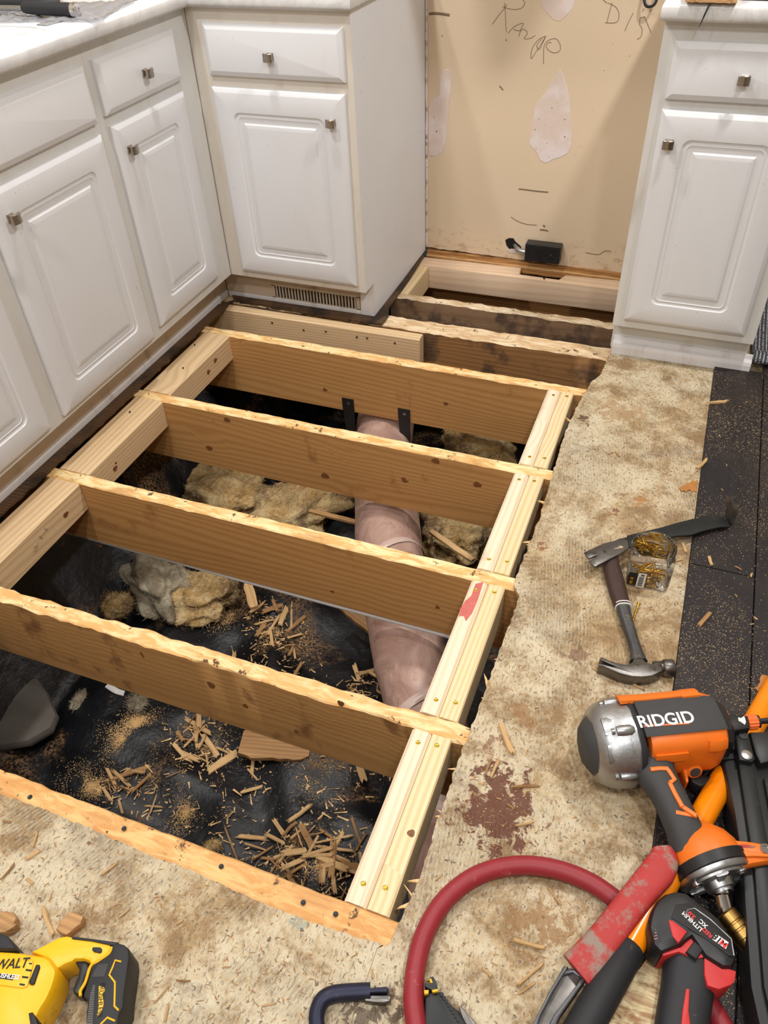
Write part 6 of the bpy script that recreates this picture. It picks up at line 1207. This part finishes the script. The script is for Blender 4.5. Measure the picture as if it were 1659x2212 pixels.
# debris on the plastic sheet: heaps and strays
g3 = 'splintered debris on the black plastic sheet'
heaps = [((0.7048, 0.3606), .10, 62, 'in the big heap beside the near pine cleats'), ((0.2500, 0.5441), .07, 30, 'in the pile below the middle of the second joist'), ((0.1665, 0.3377), .06, 26, 'in the strip of debris at the left of the nearest bay'), ((0.2583, 0.9898), .07, 34, 'in the pile left of the pink duct'), ((0.3820, 0.4426), .10, 16, 'strewn over the middle of the nearest bay'), ((0.7813, 0.3281), .07, 26, 'in the corner of the nearest joist and cleats'), ((0.5301, 0.2977), .08, 12, 'near the yellow crumb in the nearest bay'), ((0.7393, 1.4948), .08, 22, 'between the pink duct and the third-bay cleats'), ((0.1726, 1.3829), .10, 0, 'on the middle insulation'), ((0.6553, 2.1050), .12, 16, 'right of the duct below the fifth joist'), ((0.6426, 0.6221), .10, 8, 'near the plank scrap under the second joist'), ((0.3537, 0.8320), .12, 12, 'in the second bay left of the duct'), ((0.6374, 0.8777), .05, 6, 'beside the duct in the second bay')]
DEB = []
for c, r, n, wh in heaps:
    for i in range(n):
        a = random.uniform(0, 6.28); q = r*random.random()**.6*1.3; x, y = c[0]+q*math.cos(a), c[1]+q*math.sin(a)*.8; L_ = random.choice((.03, .045, .06, .08, .11))*random.uniform(.7, 1.2)
        DEB.append((L_, x, y, q/r, wh))
DEB.sort(reverse=True)
for L_, x, y, qr, wh in DEB[:150]:
    chip((x, y, gz(x, y)+.004+.022*max(0, 1-qr)*random.random()), random.uniform(0, 6.28), L_, 'splintered wood piece '+wh, 'wood pieces '+wh, .35, random.uniform(.35, .9), .30, random.uniform(.002, .005))
# the countless small shreds between them: one mesh
V, F = [], []
for i in range(1000):
    c, r, n, wh = random.choice([h for h in heaps if h[2]]); a = random.uniform(0, 6.28); q = r*random.random()**.6*1.6; x, y = c[0]+q*math.cos(a), c[1]+q*math.sin(a)*.85
    L_ = .005+.03*random.random()**2.2; t = random.uniform(0, 6.28); d = Vector((math.cos(t), math.sin(t), random.uniform(-.15, .15)))*L_*.5; e = Vector((-math.sin(t), math.cos(t), random.uniform(-.2, .2)))*random.uniform(.0008, .003); p = Vector((x, y, gz(x, y)+random.uniform(.002, .012)*max(.3, 1.2-q/r))); b0 = len(V)
    V += [tuple(p-d-e*.4), tuple(p-d+e*.5), tuple(p+d+e), tuple(p+d*.9-e), tuple(p+Vector((0, 0, .0015)))]; F += [(b0, b0+3, b0+4), (b0+3, b0+2, b0+4), (b0+2, b0+1, b0+4), (b0+1, b0, b0+4)]
me = bpy.data.meshes.new('wood_shreds'); me.from_pydata(V, [], F); me.materials.append(M['chip']); o = bpy.data.objects.new('wood_shreds', me); COL.objects.link(o); tag(o, 'fine wood shreds strewn between the splinters on the black plastic', 'wood shreds', None, 'stuff')
V, F = [], []
for i in range(900):
    if random.random() < .6: x, y = random.uniform(1.07, 1.385), random.uniform(-.12, 1.84)
    else: x, y = random.uniform(.25, 1.0), random.uniform(-.2, .015)
    L_ = random.uniform(.003, .012); t = random.uniform(0, 6.28); d = Vector((math.cos(t), math.sin(t), 0))*L_*.5; e = Vector((-math.sin(t), math.cos(t), 0))*random.uniform(.0004, .0014); p = Vector((x, y, zs+.0004)); b0 = len(V)
    V += [tuple(p-d-e*.4), tuple(p-d+e*.5), tuple(p+d+e), tuple(p+d*.9-e), tuple(p+Vector((0, 0, .0012)))]; F += [(b0, b0+3, b0+4), (b0+3, b0+2, b0+4), (b0+2, b0+1, b0+4), (b0+1, b0, b0+4)]
me = bpy.data.meshes.new('wood_shreds'); me.from_pydata(V, [], F); me.materials.append(M['chip_dark']); o = bpy.data.objects.new('wood_shreds', me); COL.objects.link(o); tag(o, 'fine brown wood shreds strewn over the subfloor', 'wood shreds', None, 'stuff')
DHEAP = [((0.0294, 0.3313), .055, 1), ((0.0498, 0.3243), .05, 1), ((0.0665, 0.5189), .05, 1), ((0.0591, 0.4611), .06, 1), ((0.0670, 0.9792), .06, 1), ((0.6987, 0.3462), .10, 1), ((0.2625, 0.5485), .08, 1), ((0.2943, 0.9538), .09, 1), ((0.6173, 0.5548), .08, 1), ((0.3223, 0.3522), .12, 1)]
HEAPI = [(-0.1427, 1.4222, -0.4800), (0.1508, 1.4260, -0.4800), (0.0091, 1.4185, -0.4800)]
# straw-like slivers on the insulation
g4 = 'slivers lying on the insulation'
for i in range(20):
    a = random.uniform(0, 6.28); c = random.choice(HEAPI); x = c[0]+random.uniform(-.09, .09); y = c[1]+random.uniform(-.06, .06)
    chip((x, y, c[2]+random.uniform(.0, .02)), a, random.uniform(.03, .07), 'thin straw-like sliver lying on the yellow insulation', g4, .1, .3, .4, .0015)
# sawdust: uncountable specks
def dust(name, label, n, fn, size, mat, parent=None):
    V, F = [], []
    for i in range(n):
        x, y, z_ = fn(); s_ = size*random.uniform(.5, 1.6); a = random.uniform(0, 6.28); c, q = math.cos(a)*s_, math.sin(a)*s_; k_ = random.uniform(.3, .7); b0 = len(V)
        V += [(x-c, y-q, z_), (x+q*k_, y-c*k_, z_), (x+c, y+q, z_), (x-q*k_, y+c*k_, z_), (x, y, z_+s_*.5)]
        F += [(b0, b0+1, b0+4), (b0+1, b0+2, b0+4), (b0+2, b0+3, b0+4), (b0+3, b0, b0+4)]
    me = bpy.data.meshes.new(name); me.from_pydata(V, [], F); me.materials.append(M[mat]); o = bpy.data.objects.new(name, me); COL.objects.link(o); return tag(o, label, 'sawdust', None, 'stuff')
def f1():
    while 1:
        x, y = random.uniform(1.395, 1.80), random.uniform(.25, 1.86)
        if mnoise.noise(Vector((x*5, y*4, 3)))+.45 > random.random(): return x, y, zd
dust('sawdust', 'pale sawdust specks sprinkled over the dark planks', 6500, f1, .0010, 'sawdust')
def f2():
    while 1:
        if random.random() < .7: x, y = random.uniform(1.07, 1.388), random.uniform(-.1, 1.86)
        else: x, y = random.uniform(.25, 1.0), random.uniform(-.2, .02)
        if mnoise.noise(Vector((x*5, y*4, 9)))+.5 > random.random(): return x, y, zs
dust('sawdust', 'tan sawdust crumbs lying on the old subfloor', 7000, f2, .0012, 'sawdust')
def f3():
    c, r, n = random.choice(DHEAP); a = random.uniform(0, 6.28); q = r*abs(random.gauss(0, .75)); x, y = c[0]+q*math.cos(a), c[1]+q*math.sin(a)
    if mnoise.noise(Vector((x*14, y*14, 2)))+.2 < random.random()*.6: return f3()
    return x, y, gz(x, y)+.001
dust('sawdust', 'tan sawdust heaps on the black plastic sheet', 14000, f3, .0014, 'sawdust')
